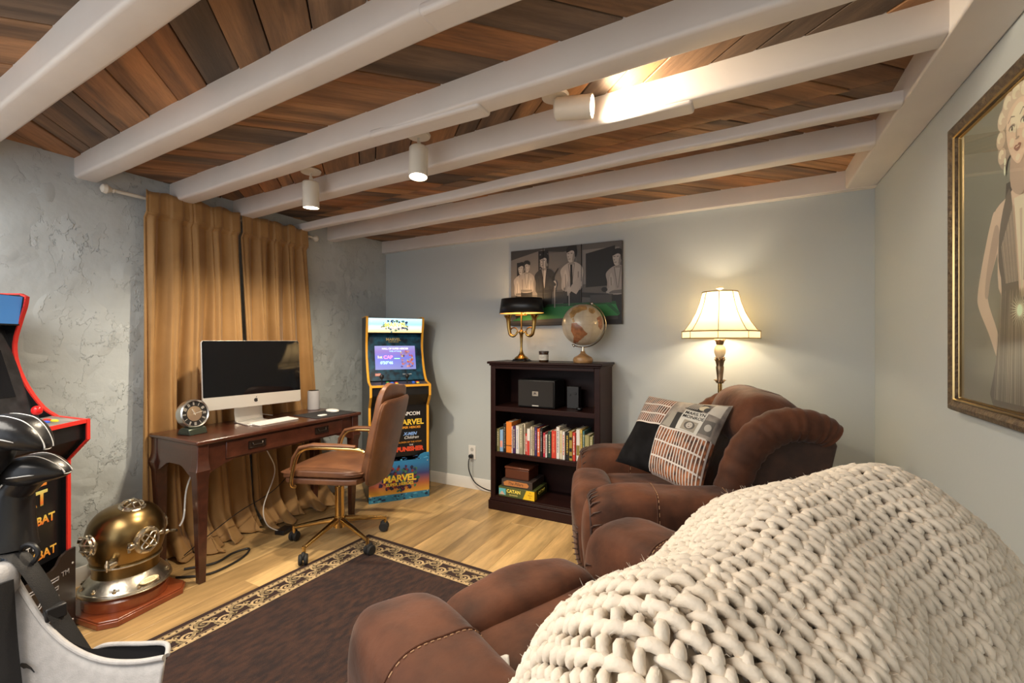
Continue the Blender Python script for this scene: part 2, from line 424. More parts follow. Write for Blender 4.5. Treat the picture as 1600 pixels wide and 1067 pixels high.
# headers against the back and right wall
m = MB()
def hdr(u, v):
    q = [(YB-.055, 0), (YB, 0), (YB, .13), (YB-.055, .13)][int(round(u*4)) % 4]; x = XL+(XR-XL)*v
    return (x, q[0], zc(x)+q[1]+.003*math.sin(v*11))
m.grid(hdr, 4, 30, cu=True); struct('trim_1', m, M_WHITE, bev=.004, ang=30)
m = MB(); m.box(.53, XR, YF+.01, YB-.055, zc(.6), zc(.6)+.14); struct('trim_2', m, M_WHITE, bev=.008, seg=3)
# baseboards: moulded profile
bp = [(0, 0), (-.014, 0), (-.014, .055), (-.012, .062), (-.012, .072), (-.009, .078), (-.008, .086), (-.004, .094), (0, .096)]
def bb(name, y0, y1, x0=None, x1=None, side=None):
    m = MB()
    if side is None: m.prism([(YB+p[0], p[1]) for p in bp], x0, x1, 'x')
    else: m.prism([(side+(p[0] if side > 0 else -p[0]), p[1]) for p in bp], y0, y1, 'y')
    struct(name, m, M_TRIM, ang=30)
bb('baseboard_back', 0, 0, XL, XR)
bb('baseboard_left', YF, YB-.015, side=XL)
bb('baseboard_right', YF, YB-.015, side=XR)

# ================================================================== SPOTLIGHTS
M_SPOTE = mat('lit bulb face', (1, .9, .75), .3, emit=(1, .86, .66), es=14)
def spot(x, y, axis, label, power, yaw=0):
    zt = zc(x)+CH
    t = thing('ceiling_spotlight', label, 'ceiling light', (x, y, zt), yaw, 'white cylinder spotlights between the beams')
    m = MB(); m.lathe([(0, 0), (.052, 0), (.056, -.006), (.052, -.016), (.02, -.02), (0, -.02)], 28); obj('mount_plate', m, M_CREAM, t)
    a = Vector(axis).normalized(); piv = Vector((0, 0, -.062))
    m = MB(); m.cyl((0, 0, -.018), (0, 0, -.048), .006, n=10); m.tube([(0, 0, -.04), (.004, 0, -.052), (0, 0, -.07)], [.008, .011, .009], 10); obj('swivel_joint', m, M_CREAM, t)
    # can: starts at pivot, along axis
    q = Vector((0, 0, -1)).rotation_difference(a).to_matrix().to_4x4(); M = Matrix.Translation(piv - Vector((0, 0, 0))) @ q
    m = MB(); r = .044; Ln = .15
    m.lathe([(0, -.004), (r-.006, -.004), (r, -.010), (r, -Ln), (r-.003, -Ln), (r-.003, -Ln+.014), (r-.004, -.02), (0, -.02)], 32, M=M); can = obj('can', m, M_CREAM, t)
    m = MB(); m.lathe([(0, -Ln+.008), (r-.004, -Ln+.010), (r-.0035, -Ln+.013), (0, -Ln+.016)], 32, M=M); obj('bulb_face', m, M_SPOTE, t)
    Rz = Matrix.Rotation(yaw, 3, 'Z'); aw = Rz @ a
    pos = Vector((x, y, zt)) + Rz @ (piv + a*(Ln+.012))
    lamp('SPOT', pos, power, (1, .84, .62), rot=aw.to_track_quat('-Z', 'Y').to_euler(), spot_size=R(148), spot_blend=.7, shadow_soft_size=.035)
spot(-2.17, 1.72, (-.04, .05, -1), 'white cylinder spotlight pointing down, nearest the curtain', 70)
spot(-1.36, 1.67, (.06, -.10, -1), 'white cylinder spotlight pointing down, in the middle of the row of three', 80)
spot(-.67, 1.665, (1, .12, -.10), 'white cylinder spotlight turned sideways toward the framed portrait', 21)

# ================================================================== CURTAINS
rod = thing('curtain_rod', 'cream curtain rod with a turned finial above the brown velvet curtains', 'curtain rod', (-3.045, 0, 2.10))
m = MB(); m.cyl((0, 1.17, 0), (0, 2.42, .008), .010, n=14); obj('pole', m, M_CREAM, rod)
for yy, sg in ((1.17, -1), (2.42, 1)):
    m = MB(); m.lathe([(.010, 0), (.014, .004), (.010, .012), (.018, .022), (.026, .036), (.022, .052), (.010, .060), (0, .061)], 18, M=MX((0, yy, .004 if sg > 0 else 0), rx=-sg*PI/2)); obj('finial', m, M_CREAM, rod)
for yy in (1.36, 2.30):
    m = MB(); m.box(-.05, .0, yy-.008, yy+.008, -.012, -.002); m.box(-.054, -.048, yy-.02, yy+.02, -.04, .03); obj('bracket', m, M_CREAM, rod, bev=.002)
def curtain(y0, y1, yb0, yb1, label, seed, side):
    rn = random.Random(seed); nf = 4.6
    ph = [rn.uniform(-.5, .5) for _ in range(12)]; am = [rn.uniform(.5, 1.3) for _ in range(12)]
    def fn(u, v):
        zz = 2.145*v; t = 1-v
        b = t**1.0
        y = (y0+(y1-y0)*u)*(1-b) + (yb0+(yb1-yb0)*u)*b
        w = u*nf + .10*math.sin(3*u+ph[1]*4)*t + .12*math.sin(v*7+ph[2]*9)*u*(1-u)*4
        k = int(w) % 12
        fold = math.sin(2*PI*w+ph[0]) + .42*math.sin(4*PI*w+ph[3]*6+v*2.0) + .25*math.sin(2*PI*w*2.7+ph[4]*5)
        amp = (.015+.020*min(1, t*1.6))*(.35+.65*am[k])
        base = -3.042+.012*t
        # the gathered hem spreads out on the floor under the desk
        pud = max(0, (.20-zz)/.20)**1.6
        x = base+amp*fold + .05*max(0, t-.62)*1.0 + pud*(.11+.05*math.sin(2*PI*w+1)+.05*math.sin(9*u+ph[5]*7))
        y += pud*.03*math.sin(5*PI*w) + .010*math.sin(2*PI*w+v*3)
        # pinched header
        if v > .93: x = base + .028 + amp*max(fold, -.8)*.75
        zz = zz + .004*math.sin(u*30+seed)
        if v > .98: zz += .006*math.sin(u*22+seed)
        x = min(max(x, -3.088), -2.70)
        if zz > .62 and x > -3.008: x = -3.008+.02*(x+3.008)
        return (x, y, max(zz, .006 + .012*abs(math.sin(6*PI*w))*pud))
    m = MB(); m.grid(fn, 150, 70)
    o = obj('curtain', m, M_VELVET); s = o.modifiers.new('thick', 'SOLIDIFY'); s.thickness = .004; s.offset = 0
    tag(o, label, 'curtain', 'brown velvet curtain pair')
    # hem stitch at header
    m = MB(); m.tube([Vector(fn(i/120, .936))+Vector((.0035, 0, 0)) for i in range(121)], .0016, 5); obj('header_seam', m, M_VELVET, o)
curtain(1.30, 1.835, 1.27, 1.93, 'golden brown velvet curtain, left panel behind the clock and computer', 3, -1)
curtain(1.845, 2.36, 1.93, 2.52, 'golden brown velvet curtain, right panel beside the small arcade machine', 11, 1)

# ================================================================== DESK
DZ = .76
desk = thing('writing_desk', 'dark cherry writing desk with tapered legs and a wide drawer before the curtain', 'desk', (-2.76, 1.865, 0))
# local: x forward from -.24 (back) to .25 (front); y -.55..+.55
m = MB(); m.box(-.235, .25, -.56, .56, DZ-.022, DZ); obj('desktop', m, M_CHERRY, desk, bev=.006, rot=None)
def rotmesh(name, mb, material, parent, **k): return obj(name, mb, material, parent, **k)
for sx, sy in ((1, -1), (1, 1), (-1, -1), (-1, 1)):
    cx, cy = sx*.205 if sx > 0 else -.205, sy*.52
    m = MB(); prof = [(0, .017), (.10, .019), (.35, .024), (.555, .029), (.60, .036), (.625, .031), (.66, .028), (DZ-.022, .028)]
    def fn(u, v):
        i = min(int(v*(len(prof)-1)+1e-6), len(prof)-1); z, h = prof[i]
        kx, ky = [(-1, -1), (1, -1), (1, 1), (-1, 1)][int(round(u*4)) % 4]
        ox = sx*(.028-h)*-1*.6; oy = sy*(.028-h)*-1*.6
        return (cx+kx*h+ox, cy+ky*h+oy, z)
    m.grid(fn, 4, len(prof)-1, cu=True); n = len(m.v); m.f += [(0, 1, 2, 3), (n-4, n-3, n-2, n-1)]; m.m += [0, 0]
    obj('leg', m, M_CHERRY, desk, bev=.003, ang=30)
def arch(L_, h0, h1, n=14):       # apron silhouette with shaped lower edge: deep at both ends
    p = [(-L_/2, 0), (L_/2, 0)]
    for i in range(n+1):
        t = i/n; x = L_/2-L_*t; e = min(t, 1-t)*L_
        k = max(0, 1-e/.13); p.append((x, -h0-(h1-h0)*k*k*(3-2*k)))
    return p
m = MB(); m.prism([(x, DZ-.022+z) for x, z in arch(.98, .112, .165)], .203, .223, 'x'); obj('front_apron', m, M_CHERRY, desk, bev=.002)
m = MB(); m.prism([(x, DZ-.022+z) for x, z in arch(.98, .112, .165)], -.223, -.203, 'x'); obj('back_apron', m, M_CHERRY, desk, bev=.002)
for sy in (-1, 1):
    m = MB(); m.prism([(x, DZ-.022+z) for x, z in arch(.36, .125, .18)], sy*.535-.009, sy*.535+.009, 'y'); obj('side_apron', m, M_CHERRY, desk, bev=.002)
m = MB(); m.box(.214, .231, -.40, .40, .635, .728); dr = obj('drawer', m, M_CHERRY, desk, bev=.004)
for yy in (-.225, .225):
    m = MB(); m.box(.230, .234, yy-.052, yy+.052, .664, .706); m.box(.234, .238, yy-.052, yy+.052, .700, .706); m.box(.234, .238, yy-.052, yy+.052, .664, .669)
    m.box(.234, .238, yy-.052, yy-.044, .664, .706); m.box(.234, .238, yy+.044, yy+.052, .664, .706)
    m.tube([(.236, yy-.03, .695), (.242, yy-.026, .682), (.242, yy+.026, .682), (.236, yy+.03, .695)], .0035, 8)
    obj('drawer_pull', m, mat('dark bronze', (.08, .065, .055), .35, .9), dr, bev=.001)

# ------------------------------------------------------------------ computer
mc = thing('desktop_computer', 'silver all-in-one computer with a black screen on the desk', 'computer', (-2.80, 1.80, DZ+.0005), R(-8)); mc.scale = (1, .92, 1.01)
m = MB()
m.prism([(-.315, .415+.105), (.315, .415+.105), (.325, .51), (.325, .115), (.315, .105), (-.315, .105), (-.325, .115), (-.325, .51)], -.012, .004, 'x')
m.puff((-.045, 0, .315), (.035, .27, .16), 4, 6)
tilt = MX((0, 0, .3), ry=R(-4)) @ MX((0, 0, -.3))
m2 = MB(); m2.v = [tuple(tilt @ Vector(v)) for v in m.v]; m2.f = m.f; m2.m = m.m
obj('housing', m2, M_ALU, mc, bev=.002)
m = MB(); m.prism([(-.322, .508), (-.314, .518), (.314, .518), (.322, .508), (.322, .182), (-.322, .182)], .0042, .0062, 'x', M=tilt)
scr = obj('screen', m, mat('dark glass screen', (.003, .003, .004), .045, spec=.35), mc)
m = MB(); m.prism([(-.323, .116), (-.314, .107), (.314, .107), (.323, .116), (.323, .181), (-.323, .181)], .0042, .0058, 'x', M=tilt); obj('chin', m, M_ALU, mc)
# bitten-fruit emblem
def applem():
    pts = []
    for i in range(40):
        a = 2*PI*i/40; r = .0135*(1+.06*math.cos(2*a))*(1-.10*max(0, math.sin(a))**8-.05*max(0, -math.sin(a))**8)
        y, z = r*.92*math.cos(a), r*math.sin(a)
        if (y-.0155)**2+(z-.0015)**2 < .0062**2:
            d = math.hypot(y-.0155, z-.0015); y = .0155+(y-.0155)/d*.0062; z = .0015+(z-.0015)/d*.0062
        pts.append((y, .143+z))
    m = MB(); m.prism(pts, .006, .0066, 'x', M=tilt)
    m.prism([(.0005, .158), (.004, .160), (.0065, .165), (.006, .1665), (.002, .164)], .006, .0066, 'x', M=tilt); return m
obj('emblem', applem(), M_BLACK, mc)
m = MB(); m.tube([(-.05, 0, .30), (-.085, 0, .20), (-.085, 0, .06), (-.075, 0, .012), (-.06, 0, .006)], [.09, .095, .095, .095, .095], 16, flat=.06)
m.box(-.09, .10, -.095, .095, 0, .006); obj('stand', m, M_ALU, mc, bev=.002)
m = MB(); m.tube([(-.05, .03, .17), (-.10, .06, .10), (-.13, .10, .03), (-.14, .2, .006)], .003, 6); obj('power_cable', m, M_WPL, mc)

def kb():
    t = thing('keyboard', 'slim white keyboard on the desk before the computer', 'keyboard', (-2.70, 1.865, DZ+.0006), R(2))
    m = MB(); m.prism([(-.057, 0), (.057, 0), (.057, .004), (-.057, .010)], -.14, .14, 'y'); obj('case', m, M_ALU, t, bev=.001)
    m = MB()
    for r_ in range(5):
        for c_ in range(14):
            xx = .046-r_*.0215; yy = -.128+c_*.0197; zz = .004+.0006*(r_+1)*1.7
            m.box(xx-.009, xx+.009, yy-.0085, yy+.0085, zz-.002, zz+.0022)
    o = obj('keys', m, M_WPL, t, smooth=False); o['kind'] = 'stuff'
kb()
m = MB(); m.box(-.13, .13, -.165, .165, 0, .003); pad = obj('mouse_pad', m, mat('charcoal felt', (.02, .02, .022), .85), loc=(-2.665, 2.235, DZ+.0005), rot=(0, 0, R(-3)), bev=.001)
tag(pad, 'charcoal mouse pad on the right end of the desk', 'mouse pad')
m = MB(); m.puff((0, 0, .009), (.056, .030, .013), 2.6, 8, fn=lambda q: Vector((q.x, q.y, max(q.z, -.009)))); o = obj('computer_mouse', m, M_WPL, loc=(-2.68, 2.31, DZ+.0042)); tag(o, 'white computer mouse on the charcoal pad', 'mouse')
m = MB(); m.puff((0, 0, .004), (.022, .03, .005), 4, 6); o = obj('small_remote', m, M_WPL, loc=(-2.60, 2.155, DZ+.0045)); tag(o, 'small white plastic puck on the pad edge', 'gadget')
sp = thing('smart_speaker', 'light grey cylindrical smart speaker at the back of the desk', 'speaker', (-2.925, 2.345, DZ+.0005))
m = MB(); m.lathe([(0, 0), (.040, 0), (.043, .003), (.043, .138), (.040, .144), (0, .144)], 32); obj('fabric_body', m, mat('grey speaker mesh', (.42, .42, .45), .85, bump=.4, bs=300, bdist=.002), sp)
m = MB(); m.lathe([(0, .1445), (.036, .1445), (.037, .147), (.030, .148), (0, .148)], 32); obj('top_ring', m, M_BLACK, sp)
# clock
ck = thing('desk_clock', 'round silver desk clock with roman numerals at the left end of the desk', 'clock', (-2.76, 1.415, DZ+.0005), R(8))
T_ = MX((0, 0, .112), ry=R(90-8))
m = MB(); m.lathe([(0, -.035), (.060, -.035), (.076, -.028), (.080, -.01), (.080, .018), (.075, .024), (.070, .019), (.070, .012)], 40, M=T_); obj('case', m, mat('brushed silver', (.62, .61, .58), .3, 1), ck)
m = MB(); m.lathe([(0, .010), (.071, .010), (.071, .012), (0, .012)], 40, M=T_); fc = obj('dial', m, M_BLACK, ck)
m = MB(); m.lathe([(0, .012), (.042, .012), (.042, .0135), (0, .0135)], 40, M=T_); obj('dial_centre', m, mat('champagne dial', (.72, .62, .48), .25, .9), ck)
m = MB()
for k in range(12):
    a = 2*PI*k/12; nb = [3, 1, 2, 3, 3, 1, 2, 3, 4, 2, 1, 2][k]
    for q in range(nb):
        off = (q-(nb-1)/2)*.0045
        m.box(.048, .066, off-.0011, off+.0011, .0122, .0135, M=T_ @ MX(rz=a))
m.box(-.008, .048, -.0015, .0015, .0137, .015, M=T_ @ MX(rz=R(100))); m.box(-.008, .03, -.002, .002, .0137, .015, M=T_ @ MX(rz=R(205)))
obj('numerals_and_hands', m, M_ALU, ck, smooth=False)
m = MB(); m.prism([(-.055, 0), (.05, 0), (.038, .032), (.02, .040), (-.02, .040), (-.042, .028)], -.05, .05, 'y'); obj('base', m, mat('dark green enamel', (.05, .06, .045), .2, .5), ck, bev=.004)

# ================================================================== OFFICE CHAIR (local x forward)
ch = thing('office_chair', 'cognac leather office chair on a gold five-star base at the desk', 'office chair', (-2.29, 2.03, .002), R(200))
m = MB(); m.puff((0, 0, .455), (.245, .24, .022), 7, 10); obj('seat_base', m, M_LEATHER, ch)
def seatf(q): return Vector((q.x, q.y, q.z+.012*math.cos(q.x*6)*math.cos(q.y*6)-(.02*max(0, q.x-.15)/.1)))
m = MB(); m.puff((.005, 0, .50), (.262, .245, .027), 6, 12, fn=seatf); s_ = obj('seat', m, M_LEATHER, ch)
m = MB(); m.tube([(.262*math.cos(a)*(abs(math.cos(a))**-.6 if abs(math.cos(a)) > 1e-3 else 1), 0, 0) for a in ()] or [(.255, -.21, .497), (.262, 0, .495), (.255, .21, .497), (.21, .238, .50), (-.2, .238, .503), (-.25, .2, .503), (-.255, -.2, .503), (-.21, -.238, .503), (.21, -.238, .50)], .005, 6, closed=True); obj('seat_piping', m, M_LEATHER, s_)
bt = MX((-.275, 0, .44), ry=R(-13))
def shell(q): return Vector((q.x-.03*(q.y/.24)**2*-1, q.y*(1-.12*max(0, -q.z/.25)), q.z))
m = MB(); m.puff((-.012, 0, .235), (.015, .215, .265), 9, 14, fn=shell, M=bt); bk = obj('backrest', m, M_LEATHER, ch)
def cush(q):
    s = 1 if q.x > 0 else .3
    return Vector((q.x*s*(1+.10*math.cos(q.z*30)), q.y, q.z+.012*math.sin(q.y*14)))
m = MB(); m.puff((.028, 0, .285), (.036, .20, .295), 6, 14, fn=cush, M=bt); obj('back_cushion', m, M_LEATHER, ch)
rim = []
for i in range(48):
    a = 2*PI*i/48; c, s__ = math.cos(a), math.sin(a); k = 1/((abs(c)**8+abs(s__)**8)**(1/8))
    y, z = .215*c*k, .265*s__*k; rim.append(bt @ Vector((-.012+.03*(y/.24)**2, y*(1-.12*max(0, -z/.25)), .235+z)))
m = MB(); m.tube(rim, .0065, 6, closed=True); obj('back_piping', m, M_LEATHER, bk)
for sy in (-1, 1):
    y = sy*.265
    P_ = [(-.262, y*.95, .40), (-.285, y, .52), (-.30, y, .62), (-.27, y, .655), (-.15, y, .662), (.02, y, .662), (.09, y, .645), (.125, y, .60), (.15, y, .50), (.155, y, .44), (.14, y*.9, .425)]
    from_pts = []
    for i in range(len(P_)-1):
        a, b = Vector(P_[i]), Vector(P_[i+1])
        p_1 = Vector(P_[max(i-1, 0)]); p_2 = Vector(P_[min(i+2, len(P_)-1)])
        for t in (0, .25, .5, .75):
            from_pts.append(.5*((2*a)+(b-p_1)*t+(2*p_1-5*a+4*b-p_2)*t*t+(-p_1+3*a-3*b+p_2)*t**3))
    from_pts = from_pts[10:]
    m = MB(); m.tube(from_pts, .011, 12); ar = obj('armrest', m, M_GOLD, ch)
    m = MB(); m.tube([(-.24, y, .676), (-.15, y, .679), (.02, y, .679), (.10, y, .660), (.140, y, .60), (.158, y, .53)], [.012, .02, .021, .021, .02, .012], 12, flat=.55); obj('arm_pad', m, M_LEATHER, ar)
m = MB(); m.cyl((0, 0, .17), (0, 0, .36), .028, n=24); m.cyl((0, 0, .36), (0, 0, .44), .013, n=16); m.cyl((0, 0, .10), (0, 0, .17), .036, .032, n=24); obj('gas_column', m, M_GOLD, ch)
m = MB(); m.box(-.09, .09, -.07, .07, .40, .438); m.tube([(.03, -.06, .41), (.03, -.2, .405), (.03, -.23, .40)], .005, 8); obj('tilt_mechanism', m, M_BLACK, ch, bev=.006)
for k in range(5):
    a = R(-82+72*k-200); c, s__ = math.cos(a), math.sin(a)
    m = MB(); m.tube([(.03*c, .03*s__, .145), (.12*c, .12*s__, .13), (.28*c, .28*s__, .095), (.30*c, .30*s__, .088)], [.017, .014, .010, .010], 12, flat=1.2)
    m.cyl((.295*c, .295*s__, .10), (.295*c, .295*s__, .055), .010, n=12); lg = obj('base_leg', m, M_GOLD, ch)
    m = MB(); ca = a+R(40+55*k); M_ = MX((.30*c+.012*math.cos(ca), .30*s__+.012*math.sin(ca), .0315), rz=ca)
    for sd in (-1, 1): m.lathe([(0, -.011), (.024, -.011), (.030, -.006), (.031, .004), (.026, .011), (0, .012)], 20, M=M_ @ MX((0, sd*.014, 0), rx=-sd*PI/2))
    m.puff((0, 0, .020), (.024, .012, .020), 3, 5, M=M_); obj('caster', m, M_RUBBER, lg)

# ================================================================== ARCADE MACHINES (local x forward from the riser's front, y to the viewer's right)
PROF = [(-.505, .0), (0, 0), (0, .345), (-.015, .35), (-.018, .755), (.062, .845), (.062, .93), (-.06, .948), (-.115, .99), (-.175, 1.08), (-.215, 1.18), (-.225, 1.27), (-.205, 1.36), (-.185, 1.43), (-.178, 1.475), (-.20, 1.485), (-.505, 1.485)]
def smooth_path(p, n=4):
    out = []
    for i in range(len(p)-1):
        a, b = Vector(p[i]), Vector(p[i+1]); p1 = Vector(p[max(i-1, 0)]); p2 = Vector(p[min(i+2, len(p)-1)])
        for k in range(n):
            t = k/n; out.append(.5*((2*a)+(b-p1)*t+(2*p1-5*a+4*b-p2)*t*t+(-p1+3*a-3*b+p2)*t**3))
    out.append(Vector(p[-1])); return out
UP = [tuple(v) for v in smooth_path([Vector((a, b, 0)) for a, b in PROF[7:15]], 3)]
PROFS = PROF[:7]+[(v[0], v[1]) for v in UP]+PROF[15:]
def arcade(loc, rz, label, edge, theme):
    t = thing('arcade_machine', label, 'arcade machine', loc, rz)
    blk = mat('black cabinet laminate', (.010, .010, .011), .32)
    trim = mat('edge moulding', edge, .4)
    for sy in (-1, 1):
        m = MB(); m.prism([(a, b) for a, b in PROFS], sy*.232-.008, sy*.232+.008, 'y'); sp_ = obj('side_panel', m, blk, t, bev=.001, seg=1)
        # the moulding runs along the front outline above the riser
        m = MB(); path = [(-.0155, .35), (-.016, .755)] + [(.062, .845), (.062, .93)]
        pts = [Vector((a, sy*.232, b)) for a, b in path]+[Vector((v[0], sy*.232, v[1])) for v in UP]+[Vector((-.2, sy*.232, 1.487)), Vector((-.5, sy*.232, 1.487))]
        for a, b in zip(pts, pts[1:]):
            d = (b-a); L_ = d.length; ang = math.atan2(d.z, d.x)
            m.box(-.002, L_+.002, -.009, .009, -.003, .003, M=Matrix.Translation(a) @ Matrix.Rotation(-ang, 4, 'Y'))
        obj('edge_moulding', m, trim, sp_, smooth=False)
    def panel(name, pts, material, th=.006, y=.224, parent=t):
        m = MB()
        for (a, b), (c, d) in zip(pts, pts[1:]):
            n = Vector((d-b, -(c-a))).normalized()*th
            m.prism([(a, b), (c, d), (c-n.x, d-n.y), (a-n.x, b-n.y)], -y, y, 'y')
        return obj(name, m, material, parent, smooth=False)
    lower = panel('lower_panel', [(-.04, .34), (-.04, .755), (.045, .85), (.045, .92)], blk)
    deck = panel('control_deck', [(.056, .93), (-.075, .952)], mat('deck print', theme['deck'], .35, var=.4, vs=25), y=.231)
    m = MB(); m.box(.056, .063, -.24, .24, .918, .936); obj('deck_edge', m, trim, t, bev=.001)
    bez = panel('screen_bezel', [(-.14, .955), (-.262, 1.345)], mat('bezel print', theme['bezel'][0], .35, col2=theme['bezel'][1], vs=22, detail=8))
    scm = panel('screen', [(-.1705, 1.045), (-.2275, 1.243)], theme['screen'], th=.004, y=.168)
    for v in scm.data.vertices: v.co.x += .004
    mq = panel('marquee', [(-.205, 1.352), (-.188, 1.475)], theme['marquee'], y=.224)
    panel('marquee_shelf', [(-.27, 1.345), (-.200, 1.350)], blk)
    panel('top_panel', [(-.19, 1.478), (-.50, 1.478)], blk); panel('back_panel', [(-.50, 1.47), (-.50, .02)], blk)
    # riser with its raised shoulders
    rp = [(-.24, .0), (.24, .0), (.24, .365), (.20, .365), (.165, .352), (.145, .325), (.12, .315), (-.12, .315), (-.145, .325), (-.165, .352), (-.20, .365), (-.24, .365)]
    m = MB(); m.prism(rp, -.004, .006, 'x'); rs = obj('riser_panel', m, theme['riser'], t, smooth=False)
    for k in range(2):
        for zz in (.05, .30):
            m = MB(); m.lathe([(0, 0), (.005, 0), (.004, .002), (0, .003)], 10, M=MX((.006, (-1, 1)[k]*.225, zz), ry=PI/2)); obj('screw', m, M_ALU, rs)
    # controls
    for yy, c_ in ((-.14, theme['stick']), (.06, theme['stick'])):
        m = MB(); m.cyl((0, yy, .94), (0, yy, .985), .005, n=10); js = obj('joystick', m, M_BLACK, t)
        m = MB(); m.puff((0, yy, 1.0), (.017, .017, .019), 2.2, 6); obj('ball_top', m, c_, js)
    bc = [(.8, .05, .03), (.05, .15, .8), (.9, .75, .05), (.05, .6, .1), (.05, .2, .8), (.8, .05, .03)]
    for p0 in (-.09, .115):
        for k in range(6):
            if p0 > .1 and k % 3 > 1: continue
            xx = -.012-.028*(k//3)+.006*(k % 3); yy = p0+.034*(k % 3); zz = .9385-(xx)*.168
            m = MB(); m.lathe([(0, 0), (.013, 0), (.013, .005), (.010, .007), (.006, .006), (0, .006)], 16, M=MX((xx, yy, zz), ry=R(9)))
            obj('button', m, flat(*bc[(k+(1 if p0 > 0 else 0)) % 6], rough=.3), t)
    return t, lower, bez, scm, mq, rs
def plane_fn(x0, z0, x1, z1, yc, zmid):   # text on a leaning front plane
    d = Vector((x1-x0, 0, z1-z0)).normalized(); n = Vector((d.z, 0, -d.x))
    a = Vector((x0, 0, z0)); o_ = a + d*((zmid-z0)/d.z)
    return lambda tx, ty, tz: o_ + d*ty + n*(tz+.002) + Vector((0, yc+tx, 0))
grad = lambda name, cols, e=0: art_grad(name, cols, e)
def art_grad(name, cols, e, axis='Z', lo=0, hi=1):
    m = bpy.data.materials.new(name); m.use_nodes = True; N = m.node_tree.nodes; L = m.node_tree.links; b = N['Principled BSDF']
    tc = N.new('ShaderNodeTexCoord'); sx = N.new('ShaderNodeSeparateXYZ'); mr = N.new('ShaderNodeMapRange'); mr.inputs[1].default_value = lo; mr.inputs[2].default_value = hi
    cr = N.new('ShaderNodeValToRGB'); el = cr.color_ramp.elements
    while len(el) < len(cols): el.new(.5)
    for i, (p, c) in enumerate(cols): el[i].position = p; el[i].color = (*c, 1)
    L.new(tc.outputs['Object'], sx.inputs[0]); L.new(sx.outputs[axis], mr.inputs[0]); L.new(mr.outputs[0], cr.inputs[0]); L.new(cr.outputs[0], b.inputs['Base Color'])
    b.inputs['Roughness'].default_value = .4
    if e: L.new(cr.outputs[0], b.inputs['Emission Color']); b.inputs['Emission Strength'].default_value = e
    return m
# --- corner machine
th = dict(deck=(.05, .05, .07), bezel=((.01, .09, .16), (.004, .014, .03)), stick=M_BLACK,
          screen=art_grad('lit game screen', [(0, (.16, .18, .42)), (.5, (.12, .14, .50)), (.75, (.20, .14, .42)), (1, (.22, .24, .5))], .9, lo=1.045, hi=1.243),
          marquee=art_grad('lit marquee', [(0, (.9, .62, .18)), (.3, (.75, .6, .55)), (.6, (.30, .62, .9)), (1, (.55, .85, .95))], 1.0, lo=1.35, hi=1.475),
          riser=art_grad('riser print', [(0, (.03, .22, .40)), (.14, (.03, .22, .40)), (.16, (.70, .38, .05)), (.34, (.45, .13, .06)), (.55, (.04, .05, .18)), (.78, (.03, .2, .45)), (1, (.03, .25, .5))], 0, lo=0, hi=.365))
aa, lower, bez, scr_, mq, rs = arcade((-2.472, 2.797, 0), R(-38.4), 'small arcade machine with yellow edging and a lit screen in the far corner', (.85, .42, .04), th)
def splash(parent, fn, n, sx, sy, pal, seed, size, name='print_shapes', ring=None):
    rn = random.Random(seed); m = MB(); mats = [flat(*p) for p in pal]
    for i in range(n):
        if ring:
            a = rn.uniform(0, 2*PI); q = rn.uniform(*ring); cx, cy = sx*q*math.cos(a), sy*q*math.sin(a)
        else: cx, cy = rn.uniform(-sx, sx), rn.uniform(-sy, sy)
        k = rn.randint(4, 7); r0 = size*rn.uniform(.5, 1.3); a0 = rn.uniform(0, 6)
        pts = [(cx+r0*rn.uniform(.4, 1)*math.cos(a0+2*PI*j/k), cy+r0*rn.uniform(.4, 1)*math.sin(a0+2*PI*j/k)) for j in range(k)]
        m.add([fn(a, b, -.0008+.0001*(i % 9)) for a, b in pts], [tuple(range(k))], rn.randrange(len(pal)))
    o = obj(name, m, mats, parent, smooth=False, weld=False); o['kind'] = 'stuff'; return o
Y_ = flat(.92, .62, .06); WH = flat(.8, .8, .8); RD = flat(.75, .08, .03); OR = flat(.85, .35, .04); BLU = flat(.25, .45, .9); GD = flat(.5, .38, .15)
fr = plane_fn(.006, 0, .006, .36, 0, .175)
splash(rs, fr, 200, .165, .105, [(.02, .04, .12), (.25, .03, .03), (.02, .14, .10), (.03, .015, .06), (.06, .02, .08), (.06, .20, .10), (.015, .02, .05), (.02, .03, .08)], 4, .019, ring=(.15, 1))
f1 = plane_fn(.006, 0, .006, .36, 0, .335); splash(rs, lambda a, b, c: f1(a, b*.35, c), 30, .23, .05, [(.02, .02, .06), (.1, .45, .75), (.02, .1, .25)], 6, .018)
f1 = plane_fn(.006, 0, .006, .36, 0, .028); splash(rs, lambda a, b, c: f1(a, b*.5, c), 46, .23, .035, [(.01, .03, .08), (.10, .4, .6), (.03, .15, .3)], 9, .018)
text('MARVEL', .075, fr, Y_, rs, bold=.0022, sx=1.02, space=.92)
text('SUPER HEROES', .033, plane_fn(.006, 0, .006, .36, 0, .130), Y_, rs, bold=.0008)
def fl(y, z): return plane_fn(-.04, .34, -.04, .755, y, z)
text('CAPCOM', .04, fl(.09, .685), WH, lower, bold=.001)
text('MARVEL', .062, fl(.09, .615), Y_, lower, bold=.002); text('SUPER HEROES', .026, fl(.09, .572), OR, lower, bold=.0006)
text('X-MEN', .034, fl(.09, .520), BLU, lower, shear=.3, bold=.0012); text('Children', .034, fl(.10, .490), WH, lower, shear=.4)
text('CHILDREN OF THE ATOM', .018, fl(.08, .452), OR, lower)
text('THE', .018, fl(.10, .428), WH, lower); text('PUNISHER', .048, fl(.09, .395), RD, lower, bold=.003)
fm = plane_fn(-.205, 1.352, -.188, 1.475, 0, 1.413)
splash(mq, fm, 60, .12, .055, [(.05, .25, .2), (.05, .10, .35), (.35, .65, .45), (.6, .75, .4), (.15, .4, .55)], 12, .012, ring=(.5, 1))
